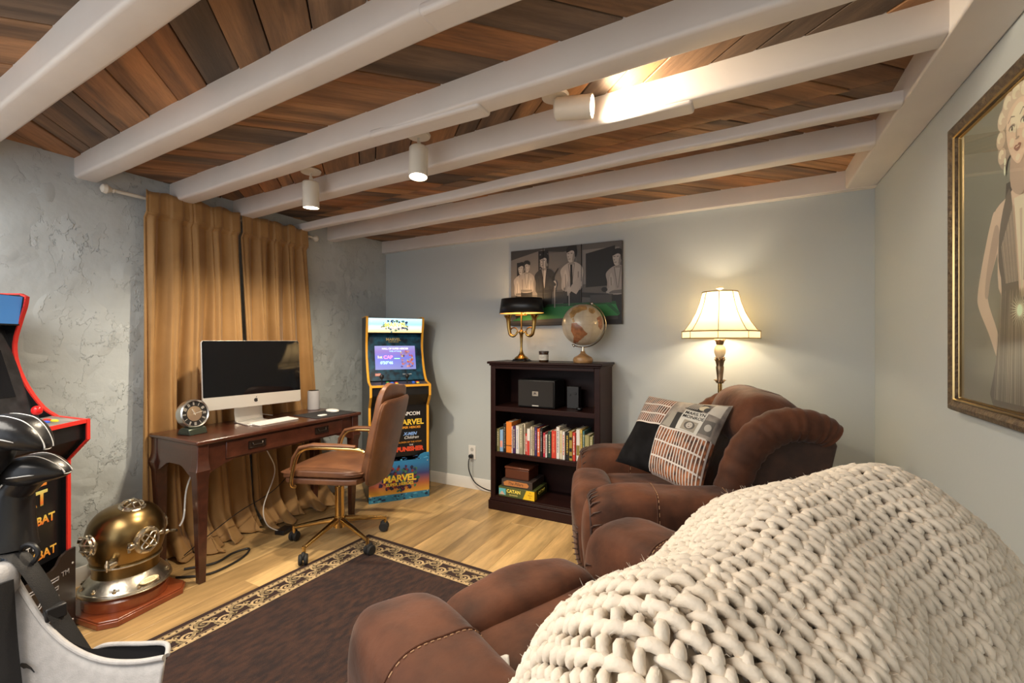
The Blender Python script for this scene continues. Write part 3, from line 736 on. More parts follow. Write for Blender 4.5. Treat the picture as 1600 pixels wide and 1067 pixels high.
text('MARVEL', .05, plane_fn(-.205, 1.352, -.188, 1.475, 0, 1.42), mat('marquee lettering', (.95, .85, .2), .4, emit=(.95, .85, .15), es=1), mq, bold=.0015); text('SUPER HEROES', .017, plane_fn(-.205, 1.352, -.188, 1.475, 0, 1.392), WH, mq)
text('MARVEL', .034, plane_fn(-.14, .955, -.262, 1.345, -.01, 1.296), GD, bez, bold=.0006); text('SUPER HEROES', .013, plane_fn(-.14, .955, -.262, 1.345, -.01, 1.275), GD, bez)
fz = lambda y, z: (lambda g: (lambda a, b, c: Vector(g(a, b, c))+Vector((.005, 0, 0))))(plane_fn(-.14, .955, -.262, 1.345, y, z))
m = MB(); m.box(0, .001, -.022, .022, -.011, .011, M=MX((-.151, -.15, 1.005), ry=R(-17))); obj('label', m, flat(.7, .25, .2), bez); text('PRESS', .013, fz(-.15, 1.003), WH, bez); text('MINI   PLAYER', .012, fz(.09, 1.004), WH, bez)
def E(c, s=1.5): return mat('screen glyphs', c, .4, emit=c, es=s)
text('HALL OF SUPER HEROES', .021, fz(0, 1.218), E((.75, .7, .7)), scr_, space=.95); text('TIME ATTACK', .016, fz(0, 1.196), E((.3, .6, 1)), scr_)
text('1st', .034, fz(-.13, 1.148), E((.9, .75, .2)), scr_); text('CAP', .040, fz(-.062, 1.146), E((.9, .2, .5)), scr_, bold=.0008); text('0\'50"46', .034, fz(-.075, 1.100), E((.35, .7, 1)), scr_, bold=.0006)
m = MB(); m.box(0, .001, -.022, .022, -.003, .003, M=MX((-.193, .012, 1.136), ry=R(-17))); obj('status_bar', m, E((.3, .9, .3)), scr_)
fs_ = fz(.095, 1.13); rn = random.Random(5); o = splash(scr_, fs_, 44, .05, .07, [(.75, .25, .25), (.8, .65, .35), (.15, .1, .4), (.8, .45, .5), (.4, .3, .7), (.75, .15, .12)], 21, .013)
# --- near machine at the left
th2 = dict(deck=(.25, .24, .23), bezel=((.03, .03, .035), (.01, .01, .012)), stick=flat(.75, .02, .02, .2), screen=mat('dark game screen', (.01, .01, .012), .1),
           marquee=mat('blue marquee', (.05, .2, .5), .4, emit=(.1, .3, .7), es=.3), riser=mat('brown black riser board', (.022, .015, .013), .38, bump=.1, bs=200, bdist=.001))
ab, lower, bez, scr_, mq, rs = arcade((-2.518+.0, .679, 0), R(35), 'black arcade machine with red edging at the left wall behind the golf bag', (.75, .035, .025), th2)
def g2(mats): return mats
def rgrad(lo, hi): return art_grad('flame lettering', [(0, (.75, .05, .03)), (.5, (.85, .35, .05)), (1, (.85, .75, .15))], 0, lo=lo, hi=hi)
text('MORTAL', .085, fl(-.02, .70), rgrad(.64, .73), lower, bold=.003); text('KOMBAT', .085, fl(-.02, .618), art_grad('green edged flame lettering', [(0, (.10, .55, .12)), (.25, (.75, .15, .03)), (.6, (.8, .45, .08)), (1, (.7, .8, .3))], 0, lo=.58, hi=.66), lower, bold=.003)
text('MORTAL', .055, fl(-.03, .575), rgrad(.55, .6), lower, bold=.001); text('MORTAL KOMBAT', .048, fl(-.01, .525), rgrad(.50, .55), lower, bold=.0015)
text('ULTIMATE', .030, fl(.0, .425), WH, lower, space=1.6); text('MORTAL KOMBAT', .050, fl(-.01, .382), rgrad(.33, .43), lower, bold=.001)
SV = mat('silver print', (.45, .44, .46), .35, .4)
text('ARCADE', .135, plane_fn(.006, 0, .006, .36, -.095, .225), SV, rs, outline=.003, space=.92)
text('1UP', .135, plane_fn(.006, 0, .006, .36, .02, .11), SV, rs, outline=.003); text('TM', .03, plane_fn(.006, 0, .006, .36, .185, .275), SV, rs)

# ================================================================== DIVING HELMET
hz = R(8)
bs = thing('helmet_stand', 'low red mahogany display plinth under the brass diving helmet', 'stand', (-2.70, 1.085, 0), hz); bs.scale = (.88, .86, 1)
def oct_(a, b, c): return [(a, -b+c), (a, b-c), (a-c, b), (-a+c, b), (-a, b-c), (-a, -b+c), (-a+c, -b), (a-c, -b)]
m = MB(); m.prism(oct_(.215, .225, .06), 0, .026); m.prism(oct_(.208, .218, .058), .026, .034); obj('board', m, M_MAHOG, bs, bev=.004)
m = MB(); m.lathe([(0, .034), (.190, .034), (.190, .075), (.172, .098), (0, .098)], 48, sy=1.0); obj('pedestal', m, M_MAHOG, bs, bev=.002)
hm = thing('diving_helmet', 'antique brass deep sea diving helmet with grilled portholes on its plinth', 'diving helmet', (-2.70, 1.085, .0985), hz); hm.scale = (.87, .87, .97)
def bpl(u, v):
    a = 2*PI*u; r = .118+(.200-.118)*v; z = .078-.075*v**1.7
    q = 1+.06*v*abs(math.cos(a))**3
    z -= .03*v*v*(math.cos(a)**2)*.6
    return (r*q*math.cos(a), r*math.sin(a)*1.02, max(z, .001))
m = MB(); m.grid(bpl, 64, 10, cu=True); bpo = obj('breastplate', m, M_NICKEL, hm); so = bpo.modifiers.new('s', 'SOLIDIFY'); so.thickness = .005; so.offset = 1
m = MB(); m.tube([Vector(bpl(i/64, .93))+Vector((0, 0, .006)) for i in range(64)], .006, 8, closed=True); obj('brail_ring', m, M_NICKEL, bpo)
for k in range(12):
    a = 2*PI*(k+.5)/12; p = Vector(bpl((k+.5)/12, .80)); m = MB()
    m.lathe([(0, 0), (.010, 0), (.010, .008), (.006, .010), (.005, .018), (0, .020)], 6, M=MX((p.x, p.y, p.z+.004)))
    if k % 3 == 1: m.tube([(p.x-.02*math.sin(a), p.y+.02*math.cos(a), p.z+.014), (p.x+.02*math.sin(a), p.y-.02*math.cos(a), p.z+.014)], .005, 8)
    obj('wing_nut', m, M_NICKEL, bpo)
m = MB(); m.lathe([(.135, .060), (.150, .072), (.148, .082), (.148, .118), (.155, .121), (.158, .127), (.155, .134), (.148, .138)], 64); obj('neck_ring', m, M_BRONZE, hm)
m = MB(); m.tube([(.158*math.cos(2*PI*i/64), .158*math.sin(2*PI*i/64), .128) for i in range(64)], .0045, 8, closed=True); obj('collar_band', m, M_NICKEL, hm)
dome = [(.149, .13), (.160, .155), (.172, .195), (.178, .24), (.174, .285), (.156, .33), (.125, .365), (.085, .385), (.04, .394), (0, .395)]
dp = smooth_path([Vector((a, b, 0)) for a, b in dome], 4)
m = MB(); m.lathe([(v[0], v[1]) for v in dp], 64); obj('dome', m, M_BRONZE, hm)
def porthole(M, r, nm, gr):
    m = MB(); m.lathe([(r*.72, .012), (r*.78, .030), (r*.92, .032), (r*.96, .022), (r*1.12, .018), (r*1.14, .004), (r*1.10, -.012)], 40, M=M)
    for k in range(8):
        a = 2*PI*k/8+.2; m.lathe([(0, .018), (.005, .018), (.005, .024), (0, .026)], 6, M=M @ MX((r*1.03*math.cos(a), r*1.03*math.sin(a), 0)))
    ph = obj(nm, m, M_NICKEL, hm)
    m = MB(); m.lathe([(0, .014), (r*.76, .014)], 32, M=M); obj('glass', m, M_BLACKG, ph)
    m = MB()
    if gr == 'knot':
        for rz in (R(45), R(135)):
            pts = []
            for i in range(32):
                a = 2*PI*i/32; c, s__ = math.cos(a), math.sin(a); pts.append((r*.80*c*(abs(c)**-.35 if abs(c) > .02 else 1), r*.27*s__, .034+.004*math.cos(4*a)))
            m.tube(pts, .0042, 8, closed=True, M=M @ MX(rz=rz))
    else:
        for q in (-.3, .3):
            m.tube([(-r*.85, r*q, .03), (-r*.4, r*q, .045), (r*.4, r*q, .045), (r*.85, r*q, .03)], .0038, 8, M=M)
            m.tube([(r*q, -r*.85, .028), (r*q, -r*.4, .041), (r*q, r*.4, .041), (r*q, r*.85, .028)], .0038, 8, M=M)
    obj('guard', m, M_NICKEL, ph)
    return ph
pf = porthole(MX((.157, 0, .235), ry=PI/2), .058, 'front_porthole', 'knot')
m = MB(); m.puff((.172, -.078, .228), (.012, .018, .014), 3, 5); m.cyl((.175, -.088, .205), (.175, -.088, .25), .007, n=10); obj('hinge', m, M_NICKEL, pf); m = MB(); m.puff((.165, .078, .245), (.01, .016, .01), 3, 5); m.cyl((.170, .084, .235), (.170, .084, .262), .006, n=10); obj('latch', m, M_NICKEL, pf)
porthole(MX((0, -.160, .245), rx=PI/2), .048, 'side_porthole', 'bars'); porthole(MX((0, .160, .245), rx=-PI/2), .048, 'side_porthole', 'bars')
porthole(MX((.045, 0, .372), ry=R(14)), .055, 'top_porthole', 'bars')
m = MB(); m.cyl((.10, -.115, .165), (.135, -.155, .165), .022, n=16); m.tube([(.10, -.135, .165), (.15, -.14, .168), (.155, -.17, .17)], [.012, .012, .008], 10); m.tube([(.13, -.165, .14), (.145, -.175, .165), (.13, -.165, .19)], .004, 8); obj('exhaust_valve', m, M_NICKEL, hm)
m = MB(); m.cyl((.02, .155, .19), (.03, .20, .19), .014, n=14); m.tube([(.03, .19, .19), (.06, .215, .192), (.09, .215, .195)], .007, 8); obj('air_valve', m, M_NICKEL, hm)
m = MB(); m.cyl((-.10, -.12, .24), (-.13, -.155, .25), .017, n=14); obj('hose_elbow', m, M_NICKEL, hm)
m = MB()
def plq(q):
    u = math.atan2(q[1], q[0]);
    return q
el = [(.048*math.cos(2*PI*i/32), .019*math.sin(2*PI*i/32)) for i in range(32)]
pm = MX((.186, .0, .034), rz=0) @ Matrix.Rotation(R(38), 4, 'Y') @ Matrix.Rotation(PI/2, 4, 'Z')
m.prism(el, .006, .010, M=pm); o = obj('maker_plate', m, mat('pale brass plate', (.75, .62, .40), .3, 1), bpo, bev=.001)
m = MB(); m.tube([(q[0]*.9, q[1]*.88, .0102) for q in el], .0008, 5, closed=True, M=pm)
for q in (-.006, 0, .006): m.box(-.028, .028, q-.0008, q+.0008, .010, .0106, M=pm)
obj('engraving', m, mat('engraving brown', (.2, .12, .06), .5), o, smooth=False)

# ================================================================== CABLES UNDER THE DESK, OUTLET
def cable(name, label, pts, r, material, n=6):
    m = MB(); m.tube(smooth_path([Vector(p) for p in pts], 6), r, n); o = obj(name, m, material); return tag(o, label, 'cable')
cable('loose_cable', 'white cord hanging from the desk between the velvet curtains', [(-2.86, 1.86, .64), (-2.83, 1.92, .52), (-2.86, 1.98, .38), (-2.80, 1.86, .20), (-2.78, 1.87, .08), (-2.74, 1.93, .02)], .0035, M_WPL)
cable('loose_cable', 'pale cord running from the diving helmet to behind the desk leg', [(-2.66, 1.30, .30), (-2.68, 1.33, .34), (-2.84, 1.42, .42), (-2.93, 1.50, .50), (-2.96, 1.58, .62)], .0045, M_WPL)
cable('loose_cable', 'thin black cord slanting over the curtain under the desk', [(-2.90, 2.22, .60), (-2.86, 2.18, .45), (-2.84, 1.98, .28), (-2.84, 1.72, .20), (-2.88, 1.55, .10), (-2.86, 1.42, .05)], .003, M_BLACK)
cable('loose_cable', 'thick black cord looping on the floor by the desk leg', [(-2.72, 1.31, .008), (-2.60, 1.42, .008), (-2.62, 1.60, .008), (-2.70, 1.70, .008), (-2.73, 1.62, .008), (-2.70, 1.5, .008), (-2.78, 1.38, .008)], .006, M_BLACK)
m = MB(); m.box(-.035, .035, -.05, .05, 0, .028); o = obj('power_adapter', m, M_BLACK, loc=(-2.74, 1.965, .0005), rot=(0, 0, .3), bev=.005); tag(o, 'black power adapter on the floor under the desk', 'power adapter')
ol = thing('wall_outlet', 'white wall outlet left of the dark bookcase with a black plug in it', 'outlet', (-2.105, YB-.001, .315))
m = MB(); m.box(-.036, .036, -.005, 0, -.06, .06); obj('cover_plate', m, M_WPL, ol, bev=.002)
m = MB()
for zz in (-.025, .025): m.lathe([(0, 0), (.016, 0), (.016, .002), (0, .002)], 20, M=MX((0, -.005, zz), rx=PI/2))
m.box(-.006, -.004, -.008, -.006, .02, .032); m.box(.004, .006, -.008, -.006, .02, .032); obj('socket', m, flat(.5, .5, .48), ol, smooth=False)
m = MB(); m.puff((-2.105, YB-.025, .285), (.018, .018, .016), 4, 5); m.tube(smooth_path([Vector(p) for p in [(-2.105, YB-.035, .285), (-2.105, YB-.06, .25), (-2.10, YB-.06, .17), (-2.05, YB-.055, .08), (-1.96, YB-.05, .035), (-1.86, YB-.045, .02), (-1.76, YB-.04, .012)]], 6), .005, 8)
tag(obj('plug_and_cord', m, M_BLACK), 'black plug with its cord dropping behind the bookcase', 'cable')

# ================================================================== BOOKCASE  world x -1.735..-.862, y 2.985..3.30
bc = thing('bookcase', 'dark espresso three-shelf bookcase against the back wall', 'bookcase', (-1.30, 3.145, 0))
hx, y0, y1, BT = .430, -.155, .148, 1.128
def part(name, boxes, material, parent, bev=.002, **k):
    m = MB()
    for b in boxes: m.box(*b)
    return obj(name, m, material, parent, bev=bev, **k)
for s in (-1, 1):
    part('side_panel', [tuple(sorted((s*hx, s*(hx-.018))))+(y0, y1, .08, BT-.03)], M_ESPR, bc)
    part('face_stile', [tuple(sorted((s*hx, s*(hx-.042))))+(y0-.012, y0+.008, .09, BT-.03)], M_ESPR, bc, bev=.004)
part('back_panel', [(-hx+.015, hx-.015, y1-.008, y1-.002, .06, BT-.03)], M_ESPR, bc)
m = MB(); m.box(-hx-.02, hx+.02, y0-.035, y1, BT-.018, BT); m.box(-hx-.008, hx+.008, y0-.022, y1, BT-.032, BT-.018); obj('top_board', m, M_ESPR, bc, bev=.005, seg=3)
for z in (.785, .437): part('shelf', [(-hx+.018, hx-.018, y0+.002, y1-.01, z-.020, z), (-hx+.02, hx-.02, y0-.008, y0+.006, z-.034, z+.002)], M_ESPR, bc)
part('shelf', [(-hx+.018, hx-.018, y0-.01, y1-.01, .085, .105)], M_ESPR, bc)
part('top_rail', [(-hx+.042, hx-.042, y0-.010, y0+.006, BT-.055, BT-.03)], M_ESPR, bc)
m = MB(); m.box(-hx-.012, hx+.012, y0-.026, y1, 0, .070); m.box(-hx-.006, hx+.006, y0-.018, y1, .070, .084); m.box(-hx-.002, hx+.002, y0-.014, y1, .084, .092); obj('plinth', m, M_ESPR, bc, bev=.004, seg=3)
# books: x span from the photo, height, colours (spine, band or None), wording of the label
G = 'books on the middle shelf of the bookcase'
ol_, cr_, wh_, nv, bk_, rd, org, gr_, gd, tan = (.22, .20, .08), (.62, .56, .42), (.70, .69, .66), (.04, .03, .12), (.012, .012, .012), (.55, .04, .03), (.75, .22, .03), (.015, .05, .035), (.55, .38, .05), (.45, .36, .24)
BK = [(85, 113, .172, ol_, None, 'olive book at the left end of the shelf'), (114, 148, .165, (.25, .42, .65), (.75, .35, .3), 'thin book with a pale blue and pink spine'), (149, 178, .215, bk_, (.2, .2, .17), 'tall black book just left of the tall orange one'),
 (180, 234, .232, org, bk_, 'tall orange binder with a black elastic band'), (235, 246, .20, (.75, .6, .62), None, 'very thin pale pink book right of the orange binder'), (247, 269, .205, (.06, .02, .10), None, 'dark purple book beside the thin pale pink one'),
 (271, 305, .208, wh_, (.35, .4, .6), 'white book with blue lettering beside the dark purple one'), (306, 343, .222, (.30, .28, .20), None, 'grey olive hardback right of the blue lettered white book'), (345, 359, .226, cr_, None, 'tall thin cream book above a short red one'), (360, 379, .155, rd, wh_, 'short red book in the left half of the shelf'),
 (380, 411, .195, wh_, rd, 'book with a white top and a red lower spine'), (412, 428, .212, cr_, (.2, .2, .2), 'tall cream book right of the red and white one'), (429, 446, .208, tan, None, 'tan book left of the navy one'), (448, 469, .21, nv, (.4, .15, .4), 'navy book with a violet band'),
 (471, 497, .202, (.72, .12, .04), wh_, 'orange red book between navy and black spines'), (499, 523, .21, bk_, (.3, .3, .3), 'black book with grey lettering between two red spines'), (525, 545, .176, (.5, .03, .06), None, 'short dark red book left of the thin white one'), (547, 563, .165, wh_, None, 'short thin white book in the middle of the shelf'),
 (565, 597, .19, gr_, None, 'dark green book left of the thick red one'), (599, 640, .198, (.60, .05, .03), (.7, .2, .1), 'thick red book in the middle of the shelf'), (642, 672, .228, wh_, (.2, .2, .25), 'tall white book with dark lettering right of the thick red one'), (673, 696, .205, cr_, gd, 'cream book with a gold band'),
 (697, 719, .20, wh_, rd, 'white book with red marks left of the black and yellow pair'), (721, 751, .195, bk_, gd, 'black book with yellow lettering'), (752, 781, .206, (.35, .25, .05), bk_, 'gold and black striped book'), (783, 808, .20, rd, wh_, 'red book with white lettering near the right end'),
 (809, 842, .222, wh_, (.25, .2, .05), 'white book with an olive block on its spine'), (843, 862, .224, (.65, .45, .08), None, 'mustard yellow book near the right end'), (863, 879, .215, (.04, .16, .18), None, 'thin teal book left of the olive hardback'), (881, 922, .19, (.24, .22, .09), (.35, .32, .14), 'thick olive hardback near the right end'),
 (924, 950, .182, (.33, .31, .14), None, 'lighter olive book right of the thick olive hardback'), (951, 990, .195, (.03, .03, .03), None, 'dark book at the right end beside the recliner')]
pg = mat('book pages', (.62, .55, .42), .8, bump=.3, bs=200, bdist=.001, bst=(20, 1, 1))
rb = random.Random(3)
for i, (a, b, h, c, c2, lb) in enumerate(BK):
    X0 = -1.694+(a-85)*.000885; X1 = -1.694+(b-85)*.000885; wd = X1-X0-.0012; dpt = rb.uniform(.13, .17)
    t = thing('book', lb, 'book', ((X0+X1)/2, 3.006+rb.uniform(0, .012), .4378), 0, G)
    lean = R(rb.choice([0, 0, 0, .8, -.8])); M_ = Matrix.Rotation(0, 4, 'Y')
    cm = flat(*c)
    m = MB(); cv = .0022; hw = wd/2
    m.prism([(-hw, 0), (-hw+.25*hw, -.0035), (hw-.25*hw, -.0035), (hw, 0), (hw, dpt), (hw-cv, dpt), (hw-cv, cv), (-hw+cv, cv), (-hw+cv, dpt), (-hw, dpt)], 0, h)
    obj('cover', m, cm, t, smooth=False)
    m = MB(); m.box(-hw+cv*.6, hw-cv*.6, cv*.8, dpt-.004, .003, h-.004); obj('pages', m, pg, t, smooth=False)
    m = MB(); tc_ = flat(*(c2 or ((.6, .55, .4) if sum(c) < .9 else (.15, .12, .12))))
    if c2 and i in (1, 10, 26, 24, 29):
        z0, z1 = {1: (.2, .5), 10: (0, .55), 26: (.18, .5), 24: (.3, .42), 29: (.02, .98)}[i]
        m.box(-hw*.74, hw*.74, -.0041, -.0034, h*z0, h*z1)
        if i == 24: m.box(-hw*.74, hw*.74, -.0041, -.0034, h*.7, h*.8); m.box(-hw*.74, hw*.74, -.0041, -.0034, h*.08, h*.16)
    elif i == 3: m.box(-hw-.0005, hw+.0005, -.0045, .02, h*.22, h*.24)
    else:    # title blocks like lettering running down the spine
        z = h*.88
        while z > h*.2:
            l_ = rb.uniform(.004, .016); m.box(-hw*.4, hw*rb.uniform(.1, .4), -.0041, -.0034, z-l_, z); z -= l_+rb.uniform(.002, .006)
    obj('spine_print', m, tc_, t, smooth=False)
# top shelf: black loudspeaker, small things
jb = thing('loudspeaker', 'black cloth-fronted loudspeaker lying on the top shelf', 'loudspeaker', (-1.375, 3.14, .7875), R(0))
part('cabinet', [(-.15, .15, -.10, .10, 0, .205)], M_BLACK, jb, bev=.006)
part('grille', [(-.143, .143, -.112, -.10, .008, .197)], mat('black speaker cloth', (.018, .016, .016), .9, bump=.5, bs=400, bdist=.001), jb, bev=.006)
m = MB(); m.box(-.024, .024, -.115, -.112, .088, .122); bd = obj('badge', m, flat(.32, .29, .25), jb, bev=.001)
text('JBL', .02, lambda a, b, c: Vector((a, -.1155-c, .107+b)), flat(.05, .04, .04), bd, bold=.0008); 
m = MB(); m.box(-.026, .026, -.113, -.110, .012, .020); obj('badge', m, flat(.5, .48, .45), jb)
m = MB(); m.box(-.045, .045, -.03, .03, 0, .16); m.cyl((-.02, -.03, .10), (-.02, -.034, .10), .008, n=12); m.cyl((.02, -.03, .11), (.02, -.034, .11), .010, n=12); o = obj('receiver', m, M_BLACK, loc=(-1.12, 3.16, .7875), bev=.004); tag(o, 'small black device right of the loudspeaker on the top shelf', 'device')
m = MB(); m.puff((0, 0, .012), (.022, .018, .012), 3, 6); o = obj('small_gadget', m, M_BLACKG, loc=(-1.045, 3.06, .7872)); tag(o, 'tiny glossy black gadget on the top shelf edge', 'gadget')
# bottom shelf: stacked games
M_GREEN = flat(.085, .10, .028)
g1 = thing('board_game', 'olive and yellow board game box at the bottom of the stack', 'board game', (-1.515, 3.11, .106), 0, 'boxes stacked on the bottom shelf')
part('box', [(-.150, .150, -.12, .12, 0, .072)], M_GREEN, g1, bev=.002)
m = MB(); m.add([(.055, -.1205, .002), (.150, -.1205, .002), (.150, -.1205, .070), (.085, -.1205, .070)], [(0, 1, 2, 3)]); m.add([(.1505, -.12, .002), (.1505, -.07, .002), (.1505, -.09, .07), (.1505, -.12, .07)], [(0, 1, 2, 3)]); obj('yellow_panel', m, flat(.85, .55, .02), g1, smooth=False)
m = MB(); m.box(-.146, -.088, -.1212, -.1202, .012, .060); sc_ = obj('sticker', m, flat(.12, .45, .50), g1, smooth=False)
m = MB(); m.prism([(-.14, .014), (-.13, .03), (-.118, .042), (-.108, .03), (-.095, .014)], -.1218, -.1212, 'y'); obj('figures', m, flat(.6, .45, .35), sc_)
text('CATAN', .034, lambda a, b, c: Vector((-.022+a, -.1206-c, .045+b)), flat(.9, .72, .12), g1, bold=.0012); text('SEAFARERS', .014, lambda a, b, c: Vector((-.022+a, -.1206-c, .018+b)), flat(.7, .6, .2), g1)
for q, s__ in enumerate(('3-4', 'Players', '10+')): text(s__, .012, lambda a, b, c, q=q: Vector((.115+a, -.1212-c, .055-q*.017+b)), flat(.5, .25, .02), g1)
text('CATAN', .034, lambda a, b, c: Vector((.1512+c, .01+a, .038+b)), flat(.8, .65, .1), g1, bold=.001)
g2_ = thing('board_game', 'dark board game box with an orange wooden title, in the middle of the stack', 'board game', (-1.52, 3.12, .1785), R(1), 'boxes stacked on the bottom shelf')
part('box', [(-.128, .128, -.115, .115, 0, .055)], flat(.05, .035, .03), g2_, bev=.002)
m = MB(); m.prism([(-.105, .008), (.09, .010), (.10, .028), (.085, .044), (-.08, .048), (-.112, .032)], -.1160, -.1152, 'y'); pl_ = obj('title_board', m, flat(.5, .20, .06), g2_, smooth=False)
text('The Pillars', .030, lambda a, b, c: Vector((-.01+a, -.1163-c, .028+b)), flat(.10, .05, .03), pl_, shear=.2)
g3 = thing('wooden_box', 'reddish wooden keepsake box on top of the stack', 'box', (-1.53, 3.12, .2342), 0, 'boxes stacked on the bottom shelf')
part('box', [(-.10, .10, -.09, .09, 0, .075)], mat('red brown box', (.10, .03, .015), .35), g3, bev=.004); part('lid', [(-.104, .104, -.094, .094, .076, .09)], mat('red brown lid', (.13, .04, .02), .3), g3, bev=.004)
for (dx, z, h, w_, c, lb) in ((-1.02, .106, .028, .055, (.16, .15, .15), 'small grey box on the bottom shelf by the recliner'), (-1.0, .1345, .03, .05, (.10, .02, .02), 'small maroon box on the grey one'), (-1.005, .165, .05, .045, (.16, .02, .03), 'red lidded box topmost by the recliner')):
    m = MB(); m.box(-w_, w_, -.06, .06, 0, h); o = obj('small_box', m, flat(*c), loc=(dx, 3.10, z), bev=.003); tag(o, lb, 'box', 'small boxes at the right of the bottom shelf')

# ------------------------------------------------------------------ on the bookcase: horn lamp, candle, globe
ZB = BT+.0005
hl = thing('table_lamp', 'brass double-horn table lamp with a black oval shade on the bookcase', 'lamp', (-1.535, 3.12, ZB))
def ov(q): return q
m = MB(); m.prism(oct_(.068, .058, .02), 0, .008); m.prism(oct_(.060, .050, .018), .008, .016); obj('plinth', m, M_BLACKG, hl, bev=.002)
m = MB(); m.lathe([(.054, .016), (.055, .022), (.046, .032), (.030, .042), (.018, .058), (.013, .075), (.010, .085), (.009, .12), (.011, .17), (.014, .205), (.020, .215), (.020, .228), (.013, .236), (.007, .245), (.006, .40), (.0, .40)], 28); obj('stem', m, M_BRASS, hl)
for s in (-1, 1):
    m = MB(); pts = []; rr = []
    for i in range(30):
        a = R(200)-R(390)*i/29; pts.append((s*(.070+.028*math.cos(a)), .0, .225+.028*math.sin(a)+.0)); rr.append(.006+.002*i/29)
    pts = [(s*.016, 0, .225), (s*.03, 0, .222)] + pts
    rr = [.006, .006]+rr
    m.tube(pts[:2]+[(s*(.070-.032*math.cos(R(8*k))), -.004, .228-.034*math.sin(R(8*k))) for k in range(0, 20)]+[(s*.104, -.004, .24), (s*.108, -.004, .27), (s*.110, -.004, .30), (s*.112, -.004, .33), (s*.114, -.004, .350), (s*.115, -.004, .358)], [.005, .005]+[.006+.0004*k for k in range(20)]+[.0145, .0155, .0165, .020, .031, .036], 14)
    m.tube([(s*(.070+.032*math.cos(2*PI*k/28)), .008, .228+.032*math.sin(2*PI*k/28)) for k in range(28)], .0048, 8, closed=True)
    obj('horn', m, M_BRASS, hl)
m = MB(); m.cyl((-.05, 0, .355), (.05, 0, .355), .004, n=8); m.tube([(.01, -.005, .41), (.03, -.03, .40), (.03, -.03, .378)], .0015, 5); m.puff((.03, -.03, .375), (.004, .004, .006), 2, 4); m.tube([(.05, -.04, .42), (.05, -.04, .365)], .001, 5); m.puff((.05, -.04, .362), (.005, .005, .007), 2, 4); obj('pull_chain', m, M_BRASS, hl)
m = MB(); m.lathe([(.186, .370), (.168, .485)], 56, sy=.62); sh = obj('shade', m, [mat('black card shade', (.010, .011, .012), .35), ], hl); so = sh.modifiers.new('s', 'SOLIDIFY'); so.thickness = .0015
m = MB(); m.lathe([(.184, .371), (.166, .484)], 56, sy=.615); obj('shade_lining', m, mat('gold shade lining', (.8, .55, .22), .35, .3), sh)
m = MB(); m.puff((0, 0, .428), (.022, .022, .03), 2.2, 8); obj('bulb', m, mat('warm bulb', (1, .8, .5), .3, emit=(1, .62, .28), es=12), hl)
lamp('POINT', (-1.535, 3.12, ZB+.392), 1.2, (1, .66, .34), shadow_soft_size=.02); lamp('POINT', (-1.535, 3.12, ZB+.47), 1.6, (1, .66, .34), shadow_soft_size=.02)
cd = thing('jar_candle', 'small amber jar candle with a white label between the lamp and the globe', 'candle', (-1.325, 3.07, ZB))
m = MB(); m.lathe([(0, 0), (.034, 0), (.036, .003), (.036, .066), (0, .066)], 32); obj('jar', m, mat('amber glass', (.05, .022, .01), .1), cd)
m = MB(); m.lathe([(.0365, .014), (.0365, .054)], 24, a0=R(180), a1=R(360)); lb_ = obj('label', m, flat(.6, .58, .52), cd)
m = MB(); m.lathe([(.0372, .066), (.0375, .078), (.036, .080), (0, .080)], 32); obj('lid', m, mat('bronze lid', (.09, .07, .06), .35, .8), cd)
def jf(z0): return lambda a, b, c: Vector((.0368*math.sin(a/.037), -.0368*math.cos(a/.037), z0+b))
text('LAVENDER', .0075, jf(.036), M_BLACK, lb_); text('CANDLE', .0065, jf(.027), M_BLACK, lb_); text('No 1', .005, jf(.048), M_BLACK, lb_)
gl = thing('globe', 'antique-style cream globe with brown continents on a wooden base', 'globe', (-1.035, 3.11, ZB))
m = MB(); m.lathe([(0, 0), (.066, 0), (.070, .008), (.072, .022), (.064, .038), (.040, .050), (.022, .062), (.016, .074), (.018, .082), (0, .084)], 36); obj('base', m, wood('pale globe base', [(.38, .22, .10)], sc=(6, 20, 20), knots=False, obrand=False, rough=.3), gl)
GR, GC = .150, Vector((0, 0, .272)); tl = R(23)
# spherical continents drawn as raised-by-nothing patches: polygons on the sphere
m = MB()
m.lathe([(GR*math.sin(PI*i/32), -GR*math.cos(PI*i/32)) for i in range(33)], 56, M=Matrix.Translation(GC)); gb = obj('ball', m, mat('aged globe paper', (.60, .54, .42), .3, col2=(.50, .43, .32), vs=14, coat=.5), gl)
view = Vector((0+1.035, -3.11, 1.28-ZB-.272)).normalized()
rt = Vector((0, 0, 1)).cross(view).normalized(); upv = view.cross(rt)
def gp(a, b, r=GR+.0008):   # a right, b up, as fractions of the disc seen from the room's centre
    q = min(.995, math.hypot(a, b)); k = math.sqrt(max(0, 1-q*q)); return GC+(rt*a+upv*b+view*k)*r
def cont(poly, mt, nm='continent'):
    from mathutils.geometry import tessellate_polygon
    c = [sum(p[0] for p in poly)/len(poly), sum(p[1] for p in poly)/len(poly)]
    m = MB(); n = len(poly); rings = 7; vs = []
    for j in range(rings+1):
        for p in poly: vs.append(gp(c[0]+(p[0]-c[0])*j/rings, c[1]+(p[1]-c[1])*j/rings))
    m.add(vs, [(j*n+i, j*n+(i+1) % n, (j+1)*n+(i+1) % n, (j+1)*n+i) for j in range(rings) for i in range(n)])
    return obj(nm, m, mt, gb)
def rough_poly(p, amp, seed, sub=4):
    rn = random.Random(seed); out = []
    for i in range(len(p)):
        a, b = p[i], p[(i+1) % len(p)]
        for k in range(sub):
            t = k/sub; out.append((a[0]+(b[0]-a[0])*t+rn.uniform(-amp, amp), a[1]+(b[1]-a[1])*t+rn.uniform(-amp, amp)))
    return out
